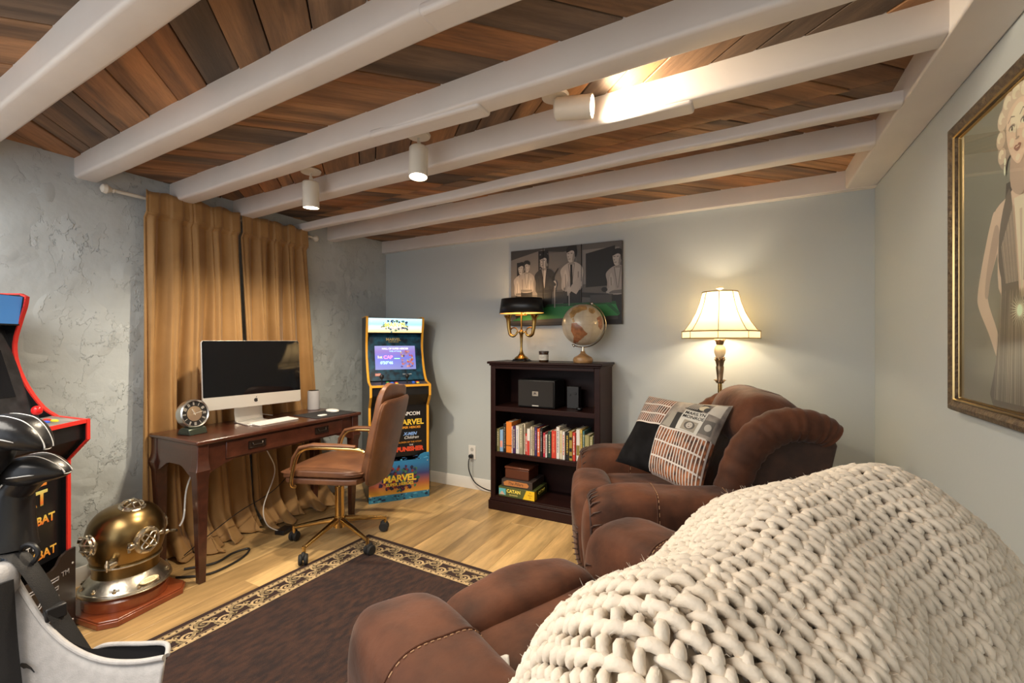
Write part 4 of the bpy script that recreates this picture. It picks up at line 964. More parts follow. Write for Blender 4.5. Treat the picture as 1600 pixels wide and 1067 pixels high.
br = mat('brown continent print', (.33, .13, .055), .35, var=.3, vs=30, coat=.5); oc_ = mat('ochre continent print', (.42, .26, .10), .35, var=.3, vs=30, coat=.5)
cont(rough_poly([(-.52, .08), (-.30, .10), (-.05, -.12), (.22, -.42), (.08, -.52), (-.12, -.72), (-.35, -.90), (-.46, -.86), (-.42, -.55), (-.55, -.30)], .015, 2), br)
cont(rough_poly([(-.62, .52), (-.45, .80), (-.18, .92), (.15, .90), (.20, .70), (-.05, .66), (-.2, .55), (-.38, .52), (-.42, .35), (-.56, .30)], .015, 3), oc_)
cont(rough_poly([(-.50, .28), (-.42, .32), (-.36, .14), (-.46, .10)], .01, 4), oc_)
cont(rough_poly([(.62, .30), (.80, .42), (.90, .20), (.90, -.12), (.82, -.25), (.70, -.10), (.72, .08)], .012, 5), br)
cont(rough_poly([(.30, .80), (.50, .74), (.58, .6), (.44, .5), (.30, .58), (.24, .7)], .012, 6), oc_)
m = MB()
for k in range(-3, 4):    # faint graticule
    pts = [gp(math.sin(R(k*26))*math.cos(R(t)), math.sin(R(t)), GR+.001) for t in range(-75, 76, 6)]; m.tube(pts, .0004, 4)
    pts = [gp(math.sin(R(t))*math.cos(R(k*22)), math.sin(R(k*22)), GR+.001) for t in range(-75, 76, 6)]; m.tube(pts, .0004, 4)
obj('graticule', m, flat(.38, .28, .18), gb)
m = MB(); ax = (upv*math.cos(tl)+rt*math.sin(tl)).normalized(); bx = (rt*math.cos(tl)-upv*math.sin(tl)).normalized()
m.tube([GC+(ax*math.cos(R(t))+bx*math.sin(R(t)))*(GR+.012) for t in range(-6, 188, 6)], .0058, 8, flat=.7); m.puff(GC+ax*(GR+.014), (.010, .010, .012), 2.2, 5); m.puff(GC-ax*(GR+.014), (.008, .008, .010), 2.2, 5)
m.cyl((0, 0, .08), GC-Vector((0, 0, GR+.010)), .012, .008, n=14); obj('meridian_arm', m, mat('aged steel', (.55, .50, .44), .25, 1), gl)

# ------------------------------------------------------------------ canvas picture (generic pool-room scene)
cv = thing('wall_picture', 'three-panel black and white canvas of men around a green pool table', 'picture', (-1.251, YB-.001, 1.715))
Wd, Hd = .92, .615
cuts = [0, .318, .662, 1]
edge = flat(.10, .09, .085)
for a, b in zip(cuts, cuts[1:]):
    part('canvas_panel', [(-Wd/2+a*Wd+.0012, -Wd/2+b*Wd-.0012, -.032, -.001, -Hd/2, Hd/2)], edge, cv, bev=.003)
ART = []
def shp(c, pts): ART.append((c, pts))
def el2(cx, cy, rx, ry, rot=0, n=18): return [(cx+rx*math.cos(2*PI*i/n)*math.cos(rot)-ry*math.sin(2*PI*i/n)*math.sin(rot), cy+rx*math.cos(2*PI*i/n)*math.sin(rot)+ry*math.sin(2*PI*i/n)*math.cos(rot)) for i in range(n)]
g = lambda v: (v*.70*(.5+v), v*.64*(.5+v), v*.60*(.5+v))
def rect(x0, x1, y0, y1): return [(x0, y0), (x1, y0), (x1, y1), (x0, y1)]
shp(g(.20), rect(0, 1, 0, 1)); shp(g(.30), [(0, .88), (.36, 1), (.36, .4), (0, .4)]); shp(g(.11), [(0, .88), (0, 1), (.36, 1)]); shp(g(.26), rect(.34, .62, .45, .93)); shp(g(.07), [(.33, .96), (.5, .93), (.62, .96), (.62, 1), (.33, 1)])
shp(g(.34), rect(.67, .98, .5, .93)); shp(g(.025), rect(.06, .18, .55, .84)); shp(g(.03), rect(.27, .365, .42, .97)); shp(g(.025), [(.70, .46), (.945, .47), (.945, .95), (.70, .88)])
for k in range(4): shp(g(.30), rect(.283+.022*k, .295+.022*k, .5, .93))
for k in range(6): shp(g(.03), rect(.27, .365, .52+.075*k, .535+.075*k))
for k in range(8): shp(g(.2), rect(.15, .175, .58+.03*k, .595+.03*k))
def sm0(p, n=4):
    N_ = len(p); out = []
    for i in range(N_):
        p0, p1, p2, p3 = p[i-1], p[i], p[(i+1) % N_], p[(i+2) % N_]
        for k in range(n):
            t = k/n; out.append(tuple(.5*((2*p1[q])+(p2[q]-p0[q])*t+(2*p0[q]-5*p1[q]+4*p2[q]-p3[q])*t*t+(-p0[q]+3*p1[q]-3*p2[q]+p3[q])*t**3) for q in (0, 1)))
    return out
def man(x, y, s, coat, shirt, hair, tie=None, face=1):
    S_ = lambda pts: [(x+a*s*face, y+b*s) for a, b in pts]
    dk = tuple(c*.45 for c in coat); lt = tuple(min(1, c*1.25) for c in coat)
    shp(g(.04), S_([(-.06, -.42), (.065, -.42), (.07, 0), (-.062, 0)]))
    shp(coat, sm0(S_([(-.065, -.03), (-.075, .10), (-.085, .19), (-.055, .245), (-.015, .275), (.03, .275), (.07, .24), (.092, .18), (.085, .08), (.07, -.03)])))
    shp(lt, sm0(S_([(-.055, .02), (-.06, .12), (-.045, .2), (-.025, .1), (-.03, 0)])))
    shp(dk, S_([(.050, .17), (.058, .17), (.054, .0), (.048, .0)])); shp(dk, S_([(-.050, .15), (-.045, .15), (-.040, .0), (-.046, .0)])); shp(dk, S_([(-.06, .0), (.07, .01), (.07, -.03), (-.06, -.03)]))
    shp(shirt, S_([(-.022, .265), (.024, .27), (.006, .03), (.0, .03)])); shp(dk, S_([(-.026, .26), (-.020, .265), (.002, .03), (-.002, .03)])); shp(dk, S_([(.022, .27), (.028, .265), (.008, .03), (.004, .03)]))
    if tie: shp(tie, S_([(-.008, .25), (.008, .25), (.012, .0), (-.008, .0)]))
    shp(g(.36), S_([(-.016, .25), (.020, .25), (.020, .32), (-.016, .31)]))
    shp(g(.55), sm0(S_([(-.034, .37), (-.030, .33), (-.020, .285), (.0, .275), (.020, .30), (.032, .35), (.030, .41), (-.025, .42)])))
    shp(g(.34), sm0(S_([(.008, .29), (.026, .31), (.034, .35), (.030, .39), (.014, .36)])))
    shp(hair, sm0(S_([(-.034, .385), (-.036, .43), (-.01, .46), (.025, .455), (.042, .41), (.038, .34), (.028, .335), (.022, .39), (.0, .405)])))
    shp(g(.08), S_([(-.030, .378), (-.014, .378), (-.014, .371), (-.030, .371)])); shp(g(.08), S_([(-.004, .378), (.010, .378), (.010, .371), (-.004, .371)])); shp(g(.25), S_([(-.028, .352), (-.016, .335), (-.024, .332)])); shp(g(.15), S_([(-.024, .315), (-.004, .315), (-.006, .309), (-.022, .309)]))
man(.105, .43, .9, g(.50), g(.55), g(.03)); man(.16, .47, .85, g(.45), g(.5), g(.05), face=-1); man(.325, .45, 1.05, g(.065), g(.55), g(.02)); man(.575, .47, 1.15, g(.52), g(.52), g(.02), tie=g(.02)); man(.965, .40, 1.1, g(.45), g(.5), g(.015))
shp(g(.48), [(.54, .56), (.52, .42), (.545, .36), (.575, .42)]); shp(g(.50), [(.645, .60), (.675, .50), (.62, .38), (.555, .44), (.58, .50)]); shp(g(.55), el2(.555, .44, .016, .045)); shp(g(.55), el2(.425, .52, .018, .05)); shp(g(.08), [(.36, .52), (.42, .47), (.44, .52), (.38, .62)])
# table
shp((.018, .19, .045), [(0, .05), (.16, .155), (.36, .235), (.55, .235), (.95, .255), (.985, .12), (.97, .10), (.3, .075), (0, .06)])
shp((.010, .08, .02), [(.33, .235), (.36, .265), (.6, .27), (.95, .275), (.96, .24), (.60, .245)]); shp((.008, .10, .025), [(.86, .26), (.90, .26), (.99, .13), (.97, .11)])
shp(g(.035), rect(0, 1, 0, .058)); shp(g(.10), [(0, .058), (.3, .075), (.97, .10), (.97, .055), (0, .03)])
shp(g(.5), rect(.422, .430, .22, .5)); shp(g(.5), rect(.553, .561, .24, .42)); shp(g(.06), [(.39, .60), (.455, .73), (.46, .72), (.40, .58)])
shp(g(.5), [(.94, .50), (.87, .40), (.88, .37), (.95, .42)]); shp(g(.04), el2(.86, .42, .025, .03, .3)); shp(g(.05), [(.67, .40), (.93, .36), (.93, .30), (.67, .34)]); shp(g(.13), rect(.74, .92, .26, .36)); shp(g(.09), rect(.43, .54, .28, .42))
def artmesh(polys, fn, name, parent, lay=.00006):
    keys = []; m = MB()
    for i, (c, pts) in enumerate(polys):
        if c not in keys: keys.append(c)
        m.add([fn(a, b, i*lay) for a, b in pts], [tuple(range(len(pts)))], keys.index(c))
    return obj(name, m, [flat(*k, rough=.55) for k in keys], parent, smooth=False, weld=False)
def inb(v): return min(1, max(0, v))
po = artmesh([(c, [(inb(a), inb(b)) for a, b in p]) for c, p in ART], lambda a, b, o_: (-Wd/2+.003+a*(Wd-.006), -.0322-o_, -Hd/2+.003+b*(Hd-.006)), 'printed_scene', cv)
m = MB()
for a in cuts[1:3]: m.box(-Wd/2+a*Wd-.0015, -Wd/2+a*Wd+.0015, -.0385, -.030, -Hd/2, Hd/2)
obj('panel_gap', m, M_DARKGAP, cv, smooth=False)

# ================================================================== FLOOR LAMP
fl_ = thing('floor_lamp', 'traditional floor lamp with a cream bell shade behind the far recliner', 'lamp', (-.135, 3.085, 0))
m = MB(); m.lathe([(0, 0), (.13, 0), (.135, .012), (.11, .022), (.05, .035), (.022, .05), (.014, .07), (.0125, 1.02), (0, 1.02)], 32); obj('base_and_pole', m, M_BRASS, fl_)
M_BRZ = mat('bronze leaf casting', (.30, .21, .13), .35, .85, var=.3, vs=30)
m = MB(); m.lathe([(.013, 1.02), (.020, 1.025), (.016, 1.04), (.020, 1.08), (.024, 1.12), (.018, 1.135), (.020, 1.15), (.024, 1.165), (.012, 1.17)], 24)
for z, rr, hh in ((1.02, .018, .02), (1.125, .017, .045), (1.15, .015, .03), (1.262, .018, .032)):
    for k in range(8):
        a = 2*PI*k/8; c, s__ = math.cos(a), math.sin(a); m.tube([(rr*c, rr*s__, z), ((rr+.004)*c, (rr+.004)*s__, z+hh*.6), ((rr+.014)*c, (rr+.014)*s__, z+hh), ((rr+.019)*c, (rr+.019)*s__, z+hh*.9)], [.006, .008, .006, .001], 6, flat=.5)
m.lathe([(.014, 1.255), (.018, 1.262), (.022, 1.29), (.010, 1.295), (.008, 1.33), (0, 1.33)], 20); obj('leaf_castings', m, M_BRZ, fl_)
m = MB(); m.lathe([(.012, 1.17), (.024, 1.185), (.033, 1.21), (.034, 1.228), (.028, 1.248), (.016, 1.26)], 28); obj('ceramic_urn', m, mat('ivory ceramic', (.72, .62, .45), .25), fl_)
SHP = [(.222, 1.300), (.222, 1.343), (.205, 1.352), (.172, 1.40), (.140, 1.46), (.118, 1.52), (.104, 1.578), (.100, 1.588)]
def shade_fn(u, v, off=0):
    k = v*(len(SHP)-1); i = min(int(k), len(SHP)-2); t = k-i; r = SHP[i][0]*(1-t)+SHP[i+1][0]*t; z = SHP[i][1]*(1-t)+SHP[i+1][1]*t
    a = 2*PI*u; seg = PI/4; q = (a % seg)-seg/2; f = math.cos(seg/2)/math.cos(q)*.55+.45
    return ((r+off)*f*math.cos(a), (r+off)*f*math.sin(a), z)
def shade_mat():
    m = bpy.data.materials.new('lit cream shade fabric'); m.use_nodes = True; N = m.node_tree.nodes; L = m.node_tree.links
    b = N['Principled BSDF']; b.inputs['Base Color'].default_value = (.85, .74, .52, 1); b.inputs['Roughness'].default_value = .8
    tr = N.new('ShaderNodeBsdfTranslucent'); tr.inputs[0].default_value = (.95, .80, .52, 1); mx = N.new('ShaderNodeMixShader'); mx.inputs[0].default_value = .35
    L.new(b.outputs[0], mx.inputs[1]); L.new(tr.outputs[0], mx.inputs[2]); L.new(mx.outputs[0], N['Material Output'].inputs[0]); return m
m = MB(); m.grid(shade_fn, 64, 28, cu=True); sh = obj('shade', m, shade_mat(), fl_, ang=20)
gimp = mat('gold gimp trim', (.26, .17, .07), .6)
m = MB()
for k in range(8): m.tube([shade_fn((k+.0)/8, t/24, .0015) for t in range(25)], .0022, 6)
for v in (0, 1/7, 1): m.tube([shade_fn(i/64, v, .002) for i in range(64)], .0035, 6, closed=True)
obj('shade_trim', m, gimp, sh)
m = MB(); m.lathe([(.004, 1.585), (.006, 1.60), (.012, 1.606), (.022, 1.612), (.020, 1.620), (.006, 1.622), (0, 1.626)], 18); m.tube([(-.1, 0, 1.588), (0, 0, 1.585), (.1, 0, 1.588)], .002, 6); obj('finial', m, mat('ivory finial', (.8, .7, .5), .3), fl_)
m = MB(); m.puff((0, 0, 1.42), (.028, .028, .04), 2.2, 8); obj('bulb', m, mat('warm bulb glass', (1, .85, .6), .3, emit=(1, .72, .40), es=10), fl_)
lamp('POINT', (-.135, 3.085, 1.485), 6, (1, .81, .56), shadow_soft_size=.03)
lamp('POINT', (-.135, 3.085, 1.365), 4.5, (1, .81, .56), shadow_soft_size=.03)

# ================================================================== FRAMED PORTRAIT (right wall)
fp = thing('framed_portrait', 'large gilt and dark wood framed sepia portrait of a blonde woman on the right wall', 'picture', (XR-.001, 1.765, 1.535))
hw, hh = .372, .497       # half width (y) and half height
def frame_strip(prof, material, name, hw, hh):
    # prof: list of (inset from the outer edge, projection from the wall)
    m = MB(); rings = []
    for (ins, pr) in prof: rings.append([(-pr, -hw+ins, -hh+ins), (-pr, hw-ins, -hh+ins), (-pr, hw-ins, hh-ins), (-pr, -hw+ins, hh-ins)])
    vs = [p for r in rings for p in r]; fs = [(j*4+i, j*4+(i+1) % 4, (j+1)*4+(i+1) % 4, (j+1)*4+i) for j in range(len(prof)-1) for i in range(4)]
    m.add(vs, fs); return obj(name, m, material, fp, smooth=True, ang=25)
fw = mat('dark carved frame wood', (.075, .05, .032), .45, .25, bump=1.0, bs=90, bdist=.006, col2=(.16, .11, .06), vs=60)
gold2 = mat('gilt lip', (.70, .50, .22), .28, 1)
frame_strip([(0, 0), (0, .026), (.006, .036), (.020, .040), (.032, .034), (.036, .030)], fw, 'outer_moulding', hw, hh)
frame_strip([(.036, .026), (.038, .033), (.042, .034), (.044, .029)], gold2, 'gilt_slip', hw, hh)
frame_strip([(.044, .029), (.045, .019)], fw, 'dark_liner', hw, hh)
frame_strip([(.045, .019), (.047, .020), (.050, .012)], gold2, 'gilt_slip', hw, hh)
m = MB(); m.box(-.012, -.002, -hw+.01, hw-.01, -hh+.01, hh-.01); obj('backing_board', m, flat(.15, .14, .12), fp, smooth=False)
IW, IH = hw-.050, hh-.050
A2 = []
def s2(c, pts): A2.append((c, pts))
def T(v, w=1.0): return (min(.9, v*1.6*w), v*1.38, v*1.10)
# u: 0 at the far (left in photo) edge .. 1 at the near edge; v up. metres/(2*IW)
s2((.30, .31, .25), rect(0, 1, 0, 1))
for k in range(6): s2((.30+.016*k, .31+.010*k, .25+.006*k), rect(.0, 1, 0, .62-.1*k))
hairD, hairM, hairL = T(.30), T(.46), T(.62)
skin, skS, skL = T(.52, 1.04), T(.36, 1.06), T(.62, 1.02)
cx = .56
s2(T(.06), [(cx-.10, .72), (cx+.16, .72), (cx+.17, .60), (cx-.12, .60)])
def sm(p, n=4):
    q = [Vector((a, b, 0)) for a, b in p]; N_ = len(q); out = []
    for i in range(N_):
        p0, p1, p2, p3 = q[i-1], q[i], q[(i+1) % N_], q[(i+2) % N_]
        for k in range(n):
            t = k/n; v = .5*((2*p1)+(p2-p0)*t+(2*p0-5*p1+4*p2-p3)*t*t+(-p0+3*p1-3*p2+p3)*t**3); out.append((v.x, v.y))
    return out
# torso and arms
s2(skin, sm([(cx-.05, .76), (cx+.09, .76), (cx+.10, .70), (cx+.22, .655), (cx+.28, .60), (cx+.24, .40), (cx+.16, .36), (cx-.14, .36), (cx-.18, .52), (cx-.22, .60), (cx-.19, .655), (cx-.05, .69)]))
s2(skin, sm([(cx-.20, .65), (cx-.255, .60), (cx-.33, .48), (cx-.375, .38), (cx-.36, .33), (cx-.26, .24), (cx-.17, .15), (cx-.13, .16), (cx-.18, .25), (cx-.27, .36), (cx-.24, .43), (cx-.15, .56)]))
s2(skS, sm([(cx-.20, .60), (cx-.27, .48), (cx-.30, .38), (cx-.27, .365), (cx-.24, .43), (cx-.16, .56)]))
s2(skin, sm([(cx+.22, .65), (cx+.30, .58), (cx+.36, .45), (cx+.39, .30), (cx+.33, .30), (cx+.28, .42), (cx+.20, .56)]))
dr, drL = T(.13), T(.26)
s2(dr, sm([(cx-.075, .70), (cx-.15, .60), (cx-.17, .48), (cx-.14, .38), (cx-.19, .15), (cx-.22, 0.0), (cx+.26, 0.0), (cx+.22, .15), (cx+.17, .38), (cx+.19, .48), (cx+.17, .60), (cx+.10, .70), (cx+.09, .62), (cx+.03, .30), (cx+.0, .40), (cx-.04, .60)], 3))
s2(skL, [(cx-.035, .66), (cx+.075, .66), (cx+.028, .34)]); s2(T(.44), [(cx+.01, .62), (cx+.03, .62), (cx+.026, .36)])
rn = random.Random(8)
for k in range(60):      # pleats and sequins of the dress
    t = k/60; x0 = cx-.16+.33*t; s2(T(rn.uniform(.18, .42)), [(x0, .38-rn.uniform(0, .05)), (x0+.004, .38), (x0+(t-.5)*.10+.004, .02), (x0+(t-.5)*.10, .02)])
for k in range(22):
    for sg in (-1, 1):
        t = k/22; x0 = cx+.01+sg*(.05+.10*t); s2(T(rn.uniform(.25, .5)), [(x0, .64-.12*t), (x0+.004, .64-.12*t), (cx+.02+sg*(.02+.10*t)+.003, .40), (cx+.02+sg*(.02+.10*t), .40)])
for k in range(26):
    a = 2*PI*k/26; s2(T(.68), [(cx+.02+.012*math.cos(a+.2), .31+.012*math.sin(a+.2)), (cx+.02+.012*math.cos(a-.2), .31+.012*math.sin(a-.2)), (cx+.02+.085*math.cos(a), .31+.055*math.sin(a))])
s2(T(.8), el2(cx+.02, .31, .02, .018))
# neck, hair, face
s2(skS, sm([(cx-.045, .80), (cx+.065, .80), (cx+.075, .70), (cx+.03, .66), (cx-.05, .70)]))
s2(hairD, sm([(cx-.14, .90), (cx-.13, .965), (cx-.02, 1.0), (cx+.10, .985), (cx+.165, .92), (cx+.17, .83), (cx+.13, .77), (cx+.08, .80), (cx-.06, .80), (cx-.10, .765), (cx-.155, .80), (cx-.16, .86)]))
for (a, b, r_) in ((-.12, .93, .045), (-.135, .87, .04), (-.125, .815, .035), (-.07, .965, .05), (.0, .975, .05), (.07, .965, .05), (.125, .925, .045), (.145, .87, .04), (.13, .815, .035)):
    s2(hairM, el2(cx+a, b, r_, r_*.75)); s2(hairL, el2(cx+a-.008, b+.008, r_*.62, r_*.42)); s2(hairM, el2(cx+a+.004, b-.002, r_*.35, r_*.2))
s2(skin, sm([(cx-.085, .90), (cx-.06, .94), (cx+.02, .955), (cx+.09, .93), (cx+.105, .88), (cx+.09, .82), (cx+.04, .765), (cx+.0, .762), (cx-.05, .80), (cx-.08, .85)]))
s2(skL, sm([(cx-.05, .91), (cx+.0, .94), (cx+.05, .93), (cx+.04, .88), (cx-.02, .86)])); s2(skL, el2(cx-.04, .835, .02, .014)); s2(skL, el2(cx+.06, .838, .02, .014)); s2(skL, el2(cx+.008, .778, .018, .010))
for sx_ in (-1, 1):
    ex = cx+.008+sx_*.047; s2(T(.30), el2(ex, .882, .028, .010)); s2(T(.66), el2(ex, .877, .019, .007)); s2(T(.05), el2(ex+.002, .878, .007, .007)); s2(T(.04), [(ex-.024, .880), (ex-.012, .888), (ex+.012, .888), (ex+.024, .880), (ex+.012, .885), (ex-.012, .885)]); s2(T(.12), [(ex-.030, .902), (ex-.005, .915), (ex+.026, .908), (ex+.024, .911), (ex-.005, .919), (ex-.031, .905)])
s2(T(.36), [(cx+.0, .885), (cx-.008, .845), (cx+.004, .836), (cx+.004, .842)]); s2(T(.3), el2(cx+.006, .838, .016, .004)); s2(T(.16, 1.5), sm([(cx-.022, .812), (cx-.006, .819), (cx+.006, .816), (cx+.018, .820), (cx+.036, .812), (cx+.008, .797)])); s2(T(.5), el2(cx+.007, .811, .016, .0022))
s2(T(.7), el2(cx-.095, .79, .010, .012)); s2(T(.7), el2(cx-.098, .762, .008, .016)); s2(T(.7), el2(cx+.115, .79, .010, .012)); s2(T(.7), el2(cx+.118, .762, .008, .016))
artmesh([(c, [(inb(a), inb(b)) for a, b in p]) for c, p in A2], lambda a, b, o_: (-.0125-o_, IW-2*IW*a, -IH+2*IH*b), 'portrait_print', fp, .00002)
m = MB(); m.add([(-.019, -IW, -IH), (-.019, -IW, IH), (-.019, IW, IH), (-.019, IW, -IH)], [(0, 1, 2, 3)]); obj('glass_pane', m, M_GLASS, fp, smooth=False)

# ================================================================== RUG
rg = thing('area_rug', 'dark brown area rug with a cream scrollwork border', 'rug', (-2.205, 2.195, 0), R(-2.7))
RW, RL = 1.66, 2.6       # local: x 0..RW, y -RL..0
M_RUG = mat('brown rug pile', (.060, .026, .017), .95, col2=(.022, .012, .012), vs=45, detail=9, bump=1, bs=260, bdist=.006, stretch=(1, .4, 1))
M_RUGB = mat('dark brown rug band', (.032, .014, .011), .95, bump=1, bs=260, bdist=.004)
M_RUGC = mat('cream rug yarn', (.50, .36, .19), .95, var=.2, vs=60, bump=1, bs=260, bdist=.004)
M_RUGG = mat('olive gold rug yarn', (.27, .20, .105), .95, var=.2, vs=60, bump=1, bs=260, bdist=.004)
m = MB(); m.box(0, RW, -RL, 0, 0, .006); obj('pile', m, M_RUGB, rg, bev=.002)
m = MB(); m.box(.19, RW-.19, -RL+.19, -.19, .006, .0068); obj('field', m, M_RUG, rg, smooth=False)
def seg_rect(m, x0, x1, y0, y1, z=.0072): m.add([(x0, y0, z), (x1, y0, z), (x1, y1, z), (x0, y1, z)], [(0, 1, 2, 3)])
# a border point: s along the side, d inward from the rug's outer edge
sides = [(lambda s, d: (s, -d), RW), (lambda s, d: (d, -s), RL), (lambda s, d: (RW-d, -s), RL), (lambda s, d: (s, -RL+d), RW)]
m = MB(); md = MB(); mg = MB(); mw = MB()
def ribbon(mb, pts, w0, w1, z):
    n = len(pts); vs = []
    for i, p in enumerate(pts):
        a = pts[max(i-1, 0)]; b = pts[min(i+1, n-1)]; dx, dy = b[0]-a[0], b[1]-a[1]; l = math.hypot(dx, dy) or 1
        w_ = (w0+(w1-w0)*i/(n-1))/2; vs += [(p[0]-dy/l*w_, p[1]+dx/l*w_, z), (p[0]+dy/l*w_, p[1]-dx/l*w_, z)]
    mb.add(vs, [(2*i, 2*i+1, 2*i+3, 2*i+2) for i in range(n-1)])
for fn, L_ in sides:
    for d0 in (.038, .158):
        s = d0
        k = 0
        while s < L_-d0:
            e = min(s+.052, L_-d0)
            vs = [fn(s, d0), fn(e, d0), fn(e, d0+.020), fn(s, d0+.020)]; m.add([(a, b, .0071) for a, b in vs], [(0, 1, 2, 3)])
            if e-s > .04:
                vs = [fn(s+.044, d0+.004), fn(s+.052, d0+.004), fn(s+.052, d0+.016), fn(s+.044, d0+.016)]; md.add([(a, b, .0074) for a, b in vs], [(0, 1, 2, 3)])
                vs = [fn(s+.018, d0), fn(s+.026, d0), fn(s+.026, d0+.007), fn(s+.018, d0+.007)]; md.add([(a, b, .0074) for a, b in vs], [(0, 1, 2, 3)])
            s = e
    for d0 in (.180, .033, .062, .151): ribbon(m, [fn(d0, d0), fn(L_-d0, d0)], .003, .003, .00715)
    # scrolls: alternating spirals with leafy tails
    P_ = .15; nS = int((L_-.2)/P_); P_ = (L_-.2)/nS
    for k in range(nS):
        for half in (0, 1):
            s0 = .10+P_*(k+.5*half+.25); sg = 1 if half == 0 else -1; dc = .108-sg*.020
            tgt = mw if half else mg
            pts = []
            for i in range(30):
                a = R(90)*-sg+R(560)*i/29*sg; r_ = .030*(1-i/29)+.004
                pts.append(fn(s0+r_*math.cos(a), dc+r_*math.sin(a)*.95))
            ribbon(tgt, pts, .013, .008, .0071+.0001*half)
            pts = []
            for i in range(16):
                t = i/15; pts.append(fn(s0+P_*.5*t, dc-sg*(.032*math.cos(PI*t))+sg*.02*(t)))
            ribbon(tgt, pts, .011, .012, .0073)
            pts = [fn(s0+.034+.012*math.sin(t*3), dc-sg*.03+sg*.055*t) for t in [i/10 for i in range(11)]]; ribbon(mg if half else mw, pts, .013, .005, .0075)
            for q in range(3):
                a0 = R(-60+60*q); c0 = (s0+P_*.25, dc+sg*.045)
                ribbon(tgt, [fn(c0[0]+t*.020*math.sin(a0), c0[1]-sg*t*.020*math.cos(a0)) for t in (0, .5, 1)], .014, .004, .0076)
obj('cream_band', m, M_RUGC, rg, smooth=False, weld=False); obj('dark_ticks', md, M_RUGB, rg, smooth=False, weld=False); obj('gold_scrolls', mg, M_RUGG, rg, smooth=False, weld=False); obj('cream_scrolls', mw, M_RUGC, rg, smooth=False, weld=False)

